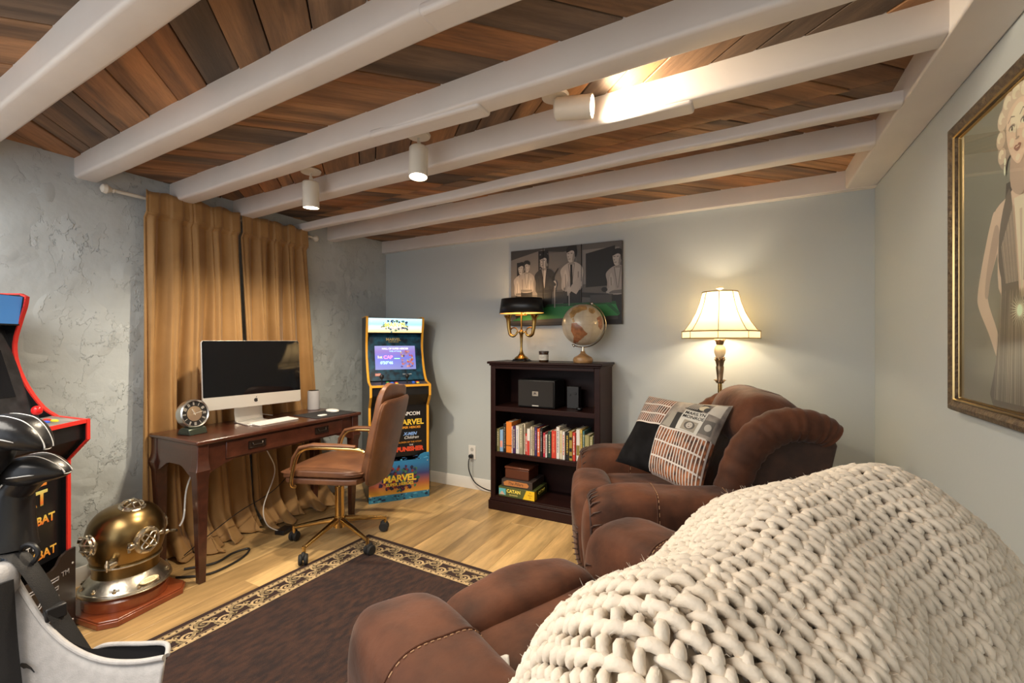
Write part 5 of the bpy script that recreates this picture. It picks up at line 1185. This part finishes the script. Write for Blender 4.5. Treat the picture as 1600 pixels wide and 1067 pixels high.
# ================================================================== RECLINERS (local x forward, y left)
def recliner(loc, rz, label, seed, low=0, armz=0, short=1):
    t = thing('recliner', label, 'recliner', loc, rz)
    wr = lambda s, a, f: (lambda q: Vector((q.x, q.y, q.z)) + Vector((1, 1, 1))*0)
    def wrinkle(a=.006, f=18, ph=0):
        def fn(q):
            n = mnoise.noise(Vector((q.x*f*.5+ph, q.y*f*.5+seed, q.z*f*.5)))
            l = q.length or 1
            return q+q/l*n*a
        return fn
    part('base', [(-.36, .42, -.42, .42, .03, .22)], M_SUEDE_D, t, bev=.02)
    m = MB()
    for sx in (-.3, .36):
        for sy in (-.36, .36): m.cyl((sx, sy, 0), (sx, sy, .035), .022, .026, n=14)
    obj('feet', m, M_BLACK, t)
    # seat
    m = MB(); m.puff((.10, 0, .385), (.42, .285, .105), 4.5, 16, fn=wrinkle(.008, 9, 2)); seat = obj('seat_cushion', m, M_SUEDE, t)
    # padded front roll / closed footrest, standing proud of the seat
    def ff(q):
        l = mnoise.noise(Vector((q.x*5+seed, q.y*7, q.z*5)))*.010
        pl = .0035*math.sin(q.y*95)*max(0, min(1, (-q.z-.02)*9))*(1 if q.x > 0 else 0)
        return Vector((q.x*(1+.10*(q.z/.2))+l+pl, q.y, q.z+l))
    m = MB(); m.puff((.505, 0, .295), (.115, .295, .23), 3.8, 20, fn=ff); fr_ = obj('footrest', m, M_SUEDE, t)
    m = MB()
    for sy in (-1, 1):     # piped arch with gathers on the ends of the roll
        arc = [(.505+.088*math.cos(R(a)), sy*.262, .27+.165*math.sin(R(a))) for a in range(-60, 241, 10)]
        m.tube(arc, .006, 7)
        for a in range(-50, 231, 9): m.tube([(.505+.092*math.cos(R(a)), sy*.264, .27+.170*math.sin(R(a))), (.505+.118*math.cos(R(a)), sy*.245, .27+.20*math.sin(R(a)))], [.0055, .002], 6)
    obj('gathered_piping', m, M_SUEDE_D, fr_)
    def seam(fnp, name='stitch_seam', parent=t, r=.0016, dash=True):
        m = MB(); N_ = 60; pts = [Vector(fnp(i/N_)) for i in range(N_+1)]
        for i in range(0, N_, 2) if dash else (): m.tube([pts[i], pts[i]*.5+pts[i+1]*.5, pts[i+1]], r, 5)
        if not dash: m.tube(pts, r, 6)
        return m
    def sx_sec(c, h, k, x, s, lo=-1.0, off=.001):   # across a cushion at local x, going over its top
        a = PI*(lo*.0+s); cc, ss = math.cos(a), math.sin(a)
        f = max(1e-4, 1-abs((x-c[0])/h[0])**k)**(1/k); l = (abs(cc)**k+abs(ss)**k)**(1/k)
        return (x, c[1]+(h[1]*f+off)*cc/l, c[2]+(h[2]*f+off)*ss/l)
    for sy in (-1, 1):
        c, h, k = (.125, sy*.425, .33+armz), (.455, .128, .272), 4.2
        def fa(q, sy=sy):
            n = mnoise.noise(Vector((q.x*7+seed*3, q.y*9+sy, q.z*7)))*.008
            bulge = .022*max(0, q.z/.3)**2*(1-abs(q.y)/.13*.2)
            sag = -.010*math.cos(q.x*7)*max(0, q.z/.3)
            l = Vector((q.x*(1-.06*max(0, -q.z/.3)), q.y*(1+.10*max(0, q.z/.3)), q.z+sag+bulge*.4)); return l+Vector((n*.5, n*sy, n))
        m = MB(); m.puff(c, h, k, 22, fn=fa); ar = obj('arm', m, M_SUEDE, t)
        for xx in (.25, -.06):
            def fp(s, xx=xx):
                p = Vector(sx_sec(c, h, k, xx, s, off=0)); q = fa(p-Vector(c)); return Vector(c)+q*1.004
            obj('stitch_seam', seam(fp), M_STITCH, ar)
            m = seam(lambda s: fp(s)+Vector((.007, 0, 0)), r=.0028, dash=False); obj('seam_welt', m, M_SUEDE, ar)
        # piping and gathers around the arm's front face
        m = MB(); arc = []
        for i in range(41):
            a = R(-35+250*i/40); cc, ss = math.cos(a), math.sin(a); l = (abs(cc)**3+abs(ss)**3)**(1/3)
            arc.append((.553-.012*abs(cc), sy*.425+.098*cc/l, .335+.215*ss/l))
        m.tube(arc, .0065, 7)
        for i in range(2, 40, 2):
            p = Vector(arc[i]); d_ = (p-Vector((.54, sy*.425, .335))); d_.normalize(); m.tube([p, p+d_*.02+Vector((-.012, 0, 0)), p+d_*.036+Vector((-.045, 0, 0))], [.006, .005, .001], 6)
        obj('front_piping', m, M_SUEDE_D, ar)
    # back
    bt = MX((-.19, 0, .42), ry=R(-20))
    def fb(q):
        n = mnoise.noise(Vector((q.x*6+seed, q.y*6, q.z*6)))*.012; return Vector((q.x+n, q.y, q.z+n*.5))
    m = MB(); m.puff((-.01, 0, .17), (.115, .30, .21), 3.4, 16, fn=fb, M=bt); obj('lumbar_cushion', m, M_SUEDE, t)
    def fh(q):
        n = mnoise.noise(Vector((q.x*6+seed*2, q.y*7, q.z*6)))*.014
        return Vector((q.x+n, q.y, q.z*(1-.25*(abs(q.y)/.33)**2)+n-.32*max(0, -q.x-.0)))
    m = MB(); m.puff((-.045+.12*(1-short), 0, .475-low), (.215-.14*(1-short), .34, .165-.05*(1-short)), 3.0, 20, fn=fh, M=bt); hd = obj('head_cushion', m, M_SUEDE, t)
    for yy in (-.10, .10):
        def fs(s, yy=yy):
            a = R(-70+250*s); cc, ss = math.cos(a), math.sin(a); l = (abs(cc)**3+abs(ss)**3)**(1/3); f = (1-abs(yy/.325)**3)**(1/3)
            q = fh(Vector((.20*f*cc/l, yy, .165*f*ss/l))); return bt @ (Vector((-.045+.12*(1-short), 0, .475-low))+q*1.0)
        obj('stitch_seam', seam(fs, dash=False, r=.003), M_SUEDE_D, hd)
    for sy in (-1, 1):     # thick rolls framing the back, curling over at the top
        P0 = [(-.05, .36), (-.085, .50), (-.13, .64), (-.18, .76), (-.25, .84), (-.34, .888), (-.43, .893), (-.51, .875), (-.555, .845)]; P0 = [(a if a > -.3 else -.3+(a+.3)*short, b-low*max(0, b-.5)/.4) for a, b in P0]
        pts = smooth_path([Vector((a, sy*(.355+.0*i/8), b)) for i, (a, b) in enumerate(P0)], 9)
        rr = [(.062+.020*math.sin(PI*i/len(pts)))*(1+.035*math.sin(i*1.35+math.sin(i*.5))) for i in range(len(pts))]; rr[-1] = .03; rr[0] = .03
        m = MB(); m.tube(pts, rr, 18); obj('side_roll', m, M_SUEDE, t)
    m = MB(); sil = [(-.06, .25), (-.10, .52), (-.18, .72), (-.27, .84), (-.38, .89), (-.48, .89), (-.56, .86), (-.585, .80), (-.52, .50), (-.46, .22)]
    sil = [(a if a > -.3 else -.3+(a+.3)*short, b-low*max(0, b-.5)/.4) for a, b in sil]; m.prism(sil, -.36, .36, 'y'); obj('back_shell', m, M_SUEDE_D, t, bev=.02, seg=3)
    m = MB(); m.prism([(-.30, .20), (-.36, .55), (-.44, .56), (-.45, .20)], -.40, .40, 'y'); obj('rear_skirt', m, M_SUEDE_D, t, bev=.01)
    return t
RA = (( -.29, 2.63, 0), R(201)); RB = ((-.18, 1.06, .008), R(153.4))
recliner(RA[0], RA[1], 'brown suede recliner in the far right corner with the patchwork pillow on it', 1)
recliner(RB[0], RB[1], 'brown suede recliner in the foreground under the cream knitted blanket', 5, low=.05, armz=.018, short=.6)

# ------------------------------------------------------------------ patchwork pillow
pc = {'BL': Vector((-.68, 2.64, .57)), 'TL': Vector((-.52, 2.84, .945)), 'TR': Vector((-.05, 2.56, .95)), 'BR': Vector((-.19, 2.37, .50))}
nrm = (pc['BR']-pc['BL']).cross(pc['TL']-pc['BL']).normalized()
if nrm.y > 0: nrm = -nrm
pl = thing('throw_pillow', 'patchwork throw pillow with black, lattice and magazine-print patches on the far recliner', 'pillow', tuple((pc['BL']+pc['TR']+pc['TL']+pc['BR'])/4))
PC = (pc['BL']+pc['TR']+pc['TL']+pc['BR'])/4
def ps(u, v, side=1, off=0.):
    e = (max(0, 16*u*(1-u)*v*(1-v)))**.42; pin = .035*(1-(4*u*(1-u)))*(4*v*(1-v))+0
    u2 = u+(.5-u)*.09*(4*v*(1-v)); v2 = v+(.5-v)*.09*(4*u*(1-u))
    p = pc['BL']*(1-u2)*(1-v2)+pc['BR']*u2*(1-v2)+pc['TL']*(1-u2)*v2+pc['TR']*u2*v2
    w_ = .006*math.sin(u*21+v*9)*e
    return p-PC+nrm*(side*(.105*e+off)+w_)
M_BLKV = mat('black plush', (.007, .007, .008), .9, var=.5, vs=10, spec=.15)
m = MB(); m.grid(lambda u, v: ps(u, v, -1), 24, 24); obj('back_cover', m, mat('grey cotton', (.3, .28, .25), .8), pl)
m = MB(); m.grid(lambda u, v: ps(u*.46, v*.56), 14, 16); obj('black_patch', m, M_BLKV, pl)
M_TER = mat('terracotta print', (.42, .15, .06), .75, col2=(.035, .02, .018), vs=26)
m = MB(); m.grid(lambda u, v: ps(u*.46, .56+v*.44), 34, 34); p1_ = obj('lattice_patch', m, mat('dark terracotta print', (.24, .075, .03), .8, col2=(.03, .015, .012), vs=24), pl)
m = MB(); m.grid(lambda u, v: ps(.46+u*.54, v*.56), 34, 34); p2_ = obj('lattice_patch', m, M_TER, pl)
M_COL = mat('grey collage print', (.40, .36, .31), .7, col2=(.14, .12, .11), vs=12)
m = MB(); m.grid(lambda u, v: ps(.46+u*.54, .56+v*.44), 34, 34); p3_ = obj('magazine_patch', m, M_COL, pl)
WL = mat('white lattice print', (.62, .56, .52), .7)
def lattice(par, u0, u1, v0, v1, rows, nx):
    m = MB()
    def rib(a, b, w_, n=10):
        du, dv = b[0]-a[0], b[1]-a[1]; l = math.hypot(du, dv); px, py = -dv/l*w_, du/l*w_; vs = []
        for i in range(n+1):
            t = i/n; c = (a[0]+du*t, a[1]+dv*t); vs += [ps(c[0]-px, c[1]-py, 1, .0028), ps(c[0]+px, c[1]+py, 1, .0028)]
        m.add(vs, [(2*i, 2*i+1, 2*i+3, 2*i+2) for i in range(n)])
    for r_ in range(rows+1):
        v = v0+(v1-v0)*r_/rows; rib((u0, min(max(v, .01), .99)), (u1, min(max(v, .01), .99)), .010)
    for i in range(nx+1):
        u = u0+(u1-u0)*i/nx; rib((min(u, .99), max(v0, .01)), (min(u, .99), min(v1, .99)), .0052, 14)
    obj('lattice_print', m, WL, par, weld=False)
lattice(p1_, .01, .455, .57, .99, 3, 15); lattice(p2_, .465, .99, .01, .555, 3, 17)
def patch(par, pts, c, off, name='print', n=6):
    m = MB(); vs = []
    (a, b, c_, d_) = pts
    for j in range(n+1):
        for i in range(n+1):
            s, t = i/n, j/n; u = (a[0]*(1-s)+b[0]*s)*(1-t)+(d_[0]*(1-s)+c_[0]*s)*t; v = (a[1]*(1-s)+b[1]*s)*(1-t)+(d_[1]*(1-s)+c_[1]*s)*t; vs.append(ps(u, v, 1, off))
    m.add(vs, [(j*(n+1)+i, j*(n+1)+i+1, (j+1)*(n+1)+i+1, (j+1)*(n+1)+i) for j in range(n) for i in range(n)]); return obj(name, m, flat(*c, rough=.7), par, weld=False)
patch(p3_, [(.47, .58), (.60, .57), (.62, .74), (.50, .80)], (.30, .28, .24), .0015); patch(p3_, [(.56, .57), (.66, .57), (.67, .78), (.57, .79)], (.02, .02, .02), .002)
mg_ = patch(p3_, [(.635, .572), (.86, .565), (.880, .835), (.645, .845)], (.55, .54, .50), .003, 'magazine_cover')
patch(p3_, [(.69, .585), (.83, .58), (.835, .705), (.695, .71)], (.30, .27, .22), .0036)
def pel(u0, v0, ru, rv, c, off, nm='print'):
    m = MB(); vs = [ps(u0, v0, 1, off)]+[ps(u0+ru*math.cos(2*PI*i/16), v0+rv*math.sin(2*PI*i/16), 1, off) for i in range(16)]
    m.add(vs, [(0, 1+i, 1+(i+1) % 16) for i in range(16)]); obj(nm, m, flat(*c, rough=.7), p3_, weld=False)
pel(.765, .650, .05, .050, (.10, .09, .08), .0040); pel(.765, .65, .030, .040, (.48, .45, .40), .0044); pel(.755, .66, .004, .004, (.05, .05, .05), .0048); pel(.778, .66, .004, .004, (.05, .05, .05), .0048); pel(.766, .632, .010, .004, (.12, .06, .06), .0048)
patch(p3_, [(.62, .86), (.80, .84), (.84, .96), (.66, .97)], (.03, .03, .03), .0015)
for k in range(6): patch(p3_, [(.63+.02*k, .87), (.638+.02*k, .87), (.66+.02*k, .96), (.652+.02*k, .96)], (.5, .48, .44), .0024)
pel(.80, .90, .05, .035, (.52, .46, .34), .003); pel(.84, .88, .03, .03, (.05, .05, .05), .0036)
patch(p3_, [(.86, .60), (.97, .60), (.97, .76), (.88, .76)], (.12, .11, .10), .0015); pel(.93, .68, .03, .04, (.42, .40, .36), .0024)
patch(p3_, [(.86, .84), (.98, .82), (.98, .97), (.88, .97)], (.50, .47, .42), .0015); 
tf = lambda du, dv: (lambda a, b, c: ps(.762+du+a/.50, .77+dv+b/.46, 1, .0042))
for s__, dv in (('MARILYN', .034), ('MONROE', -.018)): obj('lettering', txt_mesh(s__, .025, tf(.0, dv), bold=.0004), M_BLACK, p3_, weld=False)
for s__, q in (('HOLLYWOOD', .62),): obj('lettering', txt_mesh(s__, .012, lambda a, b, c: ps(.615-b/.5, .67+a/.46, 1, .003)), WL, p3_, weld=False) if False else None

# ------------------------------------------------------------------ knitted blanket over the foreground recliner
bl = thing('knitted_blanket', 'cream chunky knitted blanket draped over the back of the foreground recliner', 'blanket', RB[0], RB[1])
BP = [(.10, .545), (.03, .60), (-.05, .70), (-.12, .80), (-.185, .895), (-.26, .955), (-.35, .995), (-.43, .965), (-.495, .905), (-.54, .81), (-.565, .68), (-.58, .50), (-.59, .34), (-.59, .18)]
bp_ = smooth_path([Vector((a, b, 0)) for a, b in BP], 8)
cum = [0]
for a, b in zip(bp_, bp_[1:]): cum.append(cum[-1]+(b-a).length)
LT = cum[-1]
def path_at(s):
    s = min(max(s, 0), LT-1e-6); lo, hi = 0, len(cum)-1
    while hi-lo > 1:
        mid = (lo+hi)//2
        if cum[mid] <= s: lo = mid
        else: hi = mid
    t = (s-cum[lo])/(cum[hi]-cum[lo]); return bp_[lo].lerp(bp_[hi], t)
HWB = .535
def bs_(u, s, off=0.0):
    """u metres across (0 = middle), s metres along the drape from the seat up and over"""
    g_ = math.exp(-((u-.06)/.25)**2)*max(0, min(1, (s-.12)/.2))*max(0, min(1, (.95-s)/.3)); p = path_at(s)+Vector((.03*g_, .026*g_, 0)); p2 = path_at(s+.01)+Vector((.03*g_, .026*g_, 0)); tx, tz = (p2-p).x, (p2-p).y; l = math.hypot(tx, tz) or 1; tx /= l; tz /= l
    nx, nz = tz, -tx
    if nz < 0 and abs(p.x+.33) < .2: nx, nz = -nx, -nz
    # direction away from the chair back
    cx_, cz_ = -.30, .55
    if (p.x-cx_)*nx+(p.y-cz_)*nz < 0: nx, nz = -nx, -nz
    au = abs(u); r = .11 if u > 0 else .20; HW = HWB if u > 0 else .455; flat_ = HW-r
    if au <= flat_: y, dn = au, 0; ny = 0
    elif au <= flat_+r*PI/2: a = (au-flat_)/r; y = flat_+r*math.sin(a); dn = r*(1-math.cos(a)); ny = math.sin(a)
    else: y = HW+.02*(au-flat_-r*PI/2); dn = r+(au-flat_-r*PI/2); ny = 1
    sg = 1 if u >= 0 else -1
    # the drape shrinks inward as it turns over the ends
    kk = min(dn, .9)
    inx, inz = (cx_-p.x), (cz_-p.y); L2 = math.hypot(inx, inz) or 1; inx /= L2; inz /= L2
    # overhang falls: mostly straight down, partly inward
    wob = .010*math.sin(u*9+s*5)+.006*math.sin(u*17-s*11)
    X = p.x+inx*dn*.45; Z = p.y+inz*dn*.35-max(0, dn-.0)*.55*(1 if p.y > .6 else .3)
    mid = 1-.0*au
    o = off+wob
    c_ = math.sqrt(max(0, 1-ny*ny))
    return Vector((X+nx*o*c_, sg*(y+o*ny), Z+nz*o*c_-.012*(au/HWB)**2*(1 if au < HWB else 1)))
WB = .74
m = MB(); m.grid(lambda a, b: bs_((a*2-1)*WB, b*LT, -.003), 60, 80); cl = obj('blanket_body', m, mat('cream wool backing', (.60, .50, .37), .95), bl)
ym = MB(); vs, fs = ym.v, ym.f
rn = random.Random(4); cw, rh = .0255, .0195
nc = int(2*WB/cw); nr = int(LT/rh); NS = 6
def leg(pts, rad):
    b = len(vs); n = len(pts)
    for i in range(n):
        p = pts[i]; t = (pts[min(i+1, n-1)]-pts[max(i-1, 0)]).normalized(); up = NV; up = (up-t*up.dot(t)).normalized(); sd = t.cross(up)
        r = rad*(1.0, .75, .95, 1.0, .95, .75, 1)[0 if False else 0]*(.45, .9, 1.05, 1.05, .9, .45)[i]
        for k in range(NS):
            a = 2*PI*k/NS; q = p+(up*math.sin(a)+sd*math.cos(a))*r; vs.append((q.x, q.y, q.z))
    for i in range(n-1):
        for k in range(NS): fs.append((b+i*NS+k, b+i*NS+(k+1) % NS, b+(i+1)*NS+(k+1) % NS, b+(i+1)*NS+k))
    fs.append(tuple(b+k for k in range(NS-1, -1, -1))); fs.append(tuple(b+(n-1)*NS+k for k in range(NS)))
for c in range(nc+1):
    for r_ in range(nr+1):
        u = -WB+c*cw+.004*math.sin(r_*.9+c*.37)+.003*math.sin(r_*.31+c*1.7); s = r_*rh+.004*math.sin(c*.8+r_*.23)+(.5*rh if c % 2 else 0)*.0
        P0 = bs_(u, s); NV = (bs_(u, s, .02)-P0).normalized()
        j = lambda a: rn.uniform(-a, a)
        for sd_ in (-1, 1):
            # V-stitch: each leg leans outward up the wale; the two legs differ a little, as hand knitting does
            lift = .004+j(.0015)
            if sd_ < 0: w_ = [(.0015, -.55), (.0045, -.20), (.0082, .15), (.0104, .5), (.0112, .9), (.0095, 1.3)]
            else: w_ = [(.0, -.22), (.0040, -.08), (.0078, .04), (.0112, .18), (.0138, .32), (.0150, .48)]
            hts = (-.005, .003, .0068, .0072, .003, -.005)
            ju, js = j(.0022), j(.0022)
            pts = [bs_(u+sd_*a+ju, s+b*rh+js, lift+h) for (a, b), h in zip(w_, hts)]
            leg(pts, .0069+j(.001))
ym.m = [0]*len(fs)
yo = obj('knit_stitches', ym, M_YARN, bl, weld=False, ang=180); yo['kind'] = 'stuff'
# wool fuzz along the surface
fz_ = MB()
for i in range(2600):
    u, s = rn.uniform(-WB*.8, WB*.8), rn.uniform(0, LT*.75); p = bs_(u, s, .014); n_ = (bs_(u, s, .04)-p).normalized()
    d1 = Vector((rn.uniform(-1, 1), rn.uniform(-1, 1), rn.uniform(-1, 1))); l_ = rn.uniform(.003, .007)
    fz_.tube([p-n_*.004, p+n_*l_*.6+d1*l_*.3, p+n_*l_*.8+d1*l_], [.00022, .0002, .0001], 3)
fo = obj('wool_fuzz', fz_, mat('wool fibre', (.80, .72, .60), .9), bl, weld=False); fo['kind'] = 'stuff'
m = MB(); q = bs_(-.42, LT*.42, .01); m.tube([q+Vector((0, -.010+.02*(i/12), .016*math.sin(PI*i/12))) for i in range(13)], .0035, 7); obj('yarn_loop', m, M_YARN, bl)
m = MB()
def tagf(u, v): return (u*.05, v*.04, .004+.003*math.sin(u*9)+.003*math.sin(v*7+u*3))
m.grid(tagf, 10, 8); o = obj('care_tag', m, mat('white paper', (.75, .75, .73), .6), loc=(-.525, .895, .512), rot=(R(8), R(-6), R(30))); so = o.modifiers.new('s', 'SOLIDIFY'); so.thickness = .001
tag(o, 'small crumpled white tag on the seat beside the knitted blanket', 'tag')

# ================================================================== GOLF BAG
M_GREY = mat('light grey canvas', (.44, .42, .40), .85, bump=.5, bs=300, bdist=.002, var=.08, vs=40)
M_NYL = mat('black webbing', (.012, .012, .013), .6, bump=.6, bs=350, bdist=.002)
gb_ = thing('golf_bag', 'grey and black golf bag with straps at the left edge of the photo', 'golf bag', (-1.84, .345, 0))
def GP(v): return Vector(v)-Vector((-1.84, .345, 0))
m = MB(); m.lathe([(0, .0), (.125, .0), (.13, .02), (.13, .60), (.135, .66), (.125, .675), (.115, .66), (.11, .5), (0, .5)], 32); obj('bag_body', m, M_NYL, gb_)
m = MB(); m.lathe([(.136, .60), (.142, .615), (.144, .665), (.138, .682), (.120, .684), (.116, .665)], 32); m.tube([(-.12, 0, .675), (.12, 0, .675)], .010, 8); m.tube([(0, -.12, .675), (0, .12, .675)], .010, 8); obj('top_collar', m, M_GREY, gb_)
# the moulded grey side pouch, its rim sweeping down to an open mouth
rim_ = smooth_path([GP(v) for v in [(-1.765, .455, .68), (-1.715, .475, .60), (-1.665, .50, .52), (-1.60, .53, .462), (-1.52, .565, .432), (-1.44, .605, .428), (-1.372, .640, .440)]], 6)
out_ = Vector((.42, -.75, 0)).normalized()*.0
n_r = len(rim_)
def pouch(u, v):
    i = u*(n_r-1); a = rim_[int(i)].lerp(rim_[min(int(i)+1, n_r-1)], i-int(i))
    nrm_ = Vector((.50, -.86, 0))
    side = nrm_*(.010+.035*math.sin(PI*min(1, v*1.1))*(.4+u*.6))
    return a+side+Vector((-.05*u*v*v, -.02*v*u, -v*(.62-.0*u)+ (0.0)))*(1)*Vector((1, 1, 1)).length/1.732 if True else a
m = MB(); m.grid(pouch, 40, 18)
pch = obj('side_pouch', m, M_GREY, gb_); so = pch.modifiers.new('s', 'SOLIDIFY'); so.thickness = .006
m = MB(); m.tube([p+Vector((.006, -.010, .002)) for p in rim_], .007, 10)
tip = rim_[-1]; back = [tip+Vector(v) for v in ((0, 0, 0), (-.045, .018, .006), (-.12, -.01, .0), (-.20, -.045, -.006), (-.235, -.062, -.018), (-.245, -.075, -.03))]
m.tube(smooth_path(back, 5), .006, 10); obj('pouch_rim', m, M_GREY, pch)
m = MB(); bk2 = smooth_path(back, 5); nb = len(bk2); fr2 = [rim_[max(0, int(n_r-1-i*(n_r*.62)/(nb-1)))] for i in range(nb)]
vsx = [p+Vector((0, 0, -.006)) for p in bk2]+[p+Vector((0, 0, -.010)) for p in fr2]; m.add(vsx, [(i, i+1, nb+i+1, nb+i) for i in range(nb-1)]); obj('pouch_lining', m, mat('black pouch lining', (.006, .006, .007), .9, spec=.1), pch)
# swoosh
def sw(u, v):
    q = pouch(.25+u*.9, .22+v*.9); return q+Vector((.80, -.55, 0))*.010
pts = [(-.02, .155), (.0, .10), (.035, .045), (.075, .012), (.10, .010), (.092, .026), (.066, .040), (.040, .075), (.018, .118)]
m = MB(); m.add([sw(a*1.2-.06, b*.55-.03) for a, b in pts], [tuple(range(len(pts)))]); o = obj('curved_tick_mark', m, M_BLACK, pch, weld=False)
def strap(pts, w_, name, mt=M_NYL, th=.003):
    P_ = smooth_path([GP(v) for v in pts], 6); m = MB(); m.tube(P_, w_, 10, flat=.16); return obj(name, m, mt, gb_)
strap([(-1.76, .435, .72), (-1.72, .46, .70), (-1.685, .49, .62), (-1.66, .52, .52), (-1.62, .56, .40)], .026, 'shoulder_strap')
strap([(-1.69, .405, .66), (-1.68, .41, .50), (-1.66, .415, .36), (-1.64, .42, .2)], .034, 'shoulder_strap')
m = MB(); q = GP((-1.72, .475, .705)); m.tube([q+Vector((.02*math.cos(a), .012*math.cos(a), .026*math.sin(a))) for a in [2*PI*i/20 for i in range(20)]], .006, 8, closed=True); obj('strap_ring', m, M_BLACK, gb_); m = MB(); m.cbox(GP((-1.665, .51, .545)), (.012, .022, .018)); obj('buckle', m, M_BLACK, gb_, bev=.004)
m = MB(); m.puff(GP((-1.73, .43, .655)), (.03, .03, .045), 3, 8); obj('hip_pad', m, M_GREY, gb_)
M_HC = mat('black headcover leather', (.012, .012, .013), .28, bump=.3, bs=30, bdist=.004)
M_PIPE = mat('white piping', (.7, .7, .68), .4)
def headcover(head, tipd, sock, label, sz=1.0):
    t = thing('club_headcover', label, 'golf headcover', head, 0, 'black golf club headcovers')
    h = Vector(head); d = Vector(tipd).normalized(); up = Vector((0, 0, 1)); up = (up-d*up.dot(d)).normalized(); sd = d.cross(up)
    M_ = Matrix(((d.x, sd.x, up.x, 0), (d.y, sd.y, up.y, 0), (d.z, sd.z, up.z, 0), (0, 0, 0, 1)))
    def hf(q):
        x = q.x/.075; return Vector((q.x, q.y*(1-.30*max(0, x)), q.z*(1-.45*max(0, x)**1.5)-.018*max(0, x)**2))
    m = MB(); m.puff((0, 0, 0), (.078*sz, .058*sz, .042*sz), 2.5, 14, fn=hf, M=M_); obj('hood', m, M_HC, t)
    m = MB()
    for off in (-.022, .022):
        pts = []
        for i in range(25):
            a = R(-20+200*i/24); x = .078*math.cos(a); z = math.sqrt(max(0, 1-abs(math.cos(a))**2.5)); q = hf(Vector((x*sz, off*sz*(1-.15*abs(math.cos(a))), .0402*sz*z))); pts.append(M_ @ q)
        m.tube(pts, .0018, 6)
    pts = [M_ @ hf(Vector((.0785*sz*math.cos(a), .0585*sz*math.sin(a), -.006))) for a in [2*PI*i/40 for i in range(40)]]; m.tube(pts, .0015, 6, closed=True)
    obj('piping', m, M_PIPE, t)
    P_ = [M_ @ Vector((-.015*sz, 0, .0)), M_ @ Vector((-.045*sz, 0, -.03*sz))]+[Vector(s_)-h for s_ in sock]
    P_ = smooth_path(P_, 5); n = len(P_); m = MB(); m.tube(P_, [(.048-.006*math.sin(PI*.5*i/n)+(.028*(i/n)**2))*sz for i in range(n)], 18); so_ = obj('sock', m, M_HC, t)
    m = MB(); m.tube([p+Vector((.5, -.86, 0))*(.048-.006*math.sin(PI*.5*i/n)+.028*(i/n)**2)*sz*1.02 for i, p in enumerate(P_)][4:], .002, 6); obj('sock_piping', m, M_PIPE, so_)
    m = MB(); m.cyl(P_[-1], P_[-1]+Vector((-.01, -.01, -.30)), .006, n=10); obj('shaft', m, mat('steel shaft', (.5, .6, .75), .2, .9), t)
    return t
headcover((-1.752, .498, .925), (.75, .55, .10), [(-1.80, .46, .86), (-1.80, .455, .78), (-1.795, .45, .715)], 'black headcover with white piping, the lower of the two on the golf bag')
headcover((-1.70, .452, 1.04), (.70, .50, -.28), [(-1.765, .41, .98), (-1.80, .37, .90), (-1.82, .34, .80)], 'black headcover with white piping, the upper one beside the red joystick')
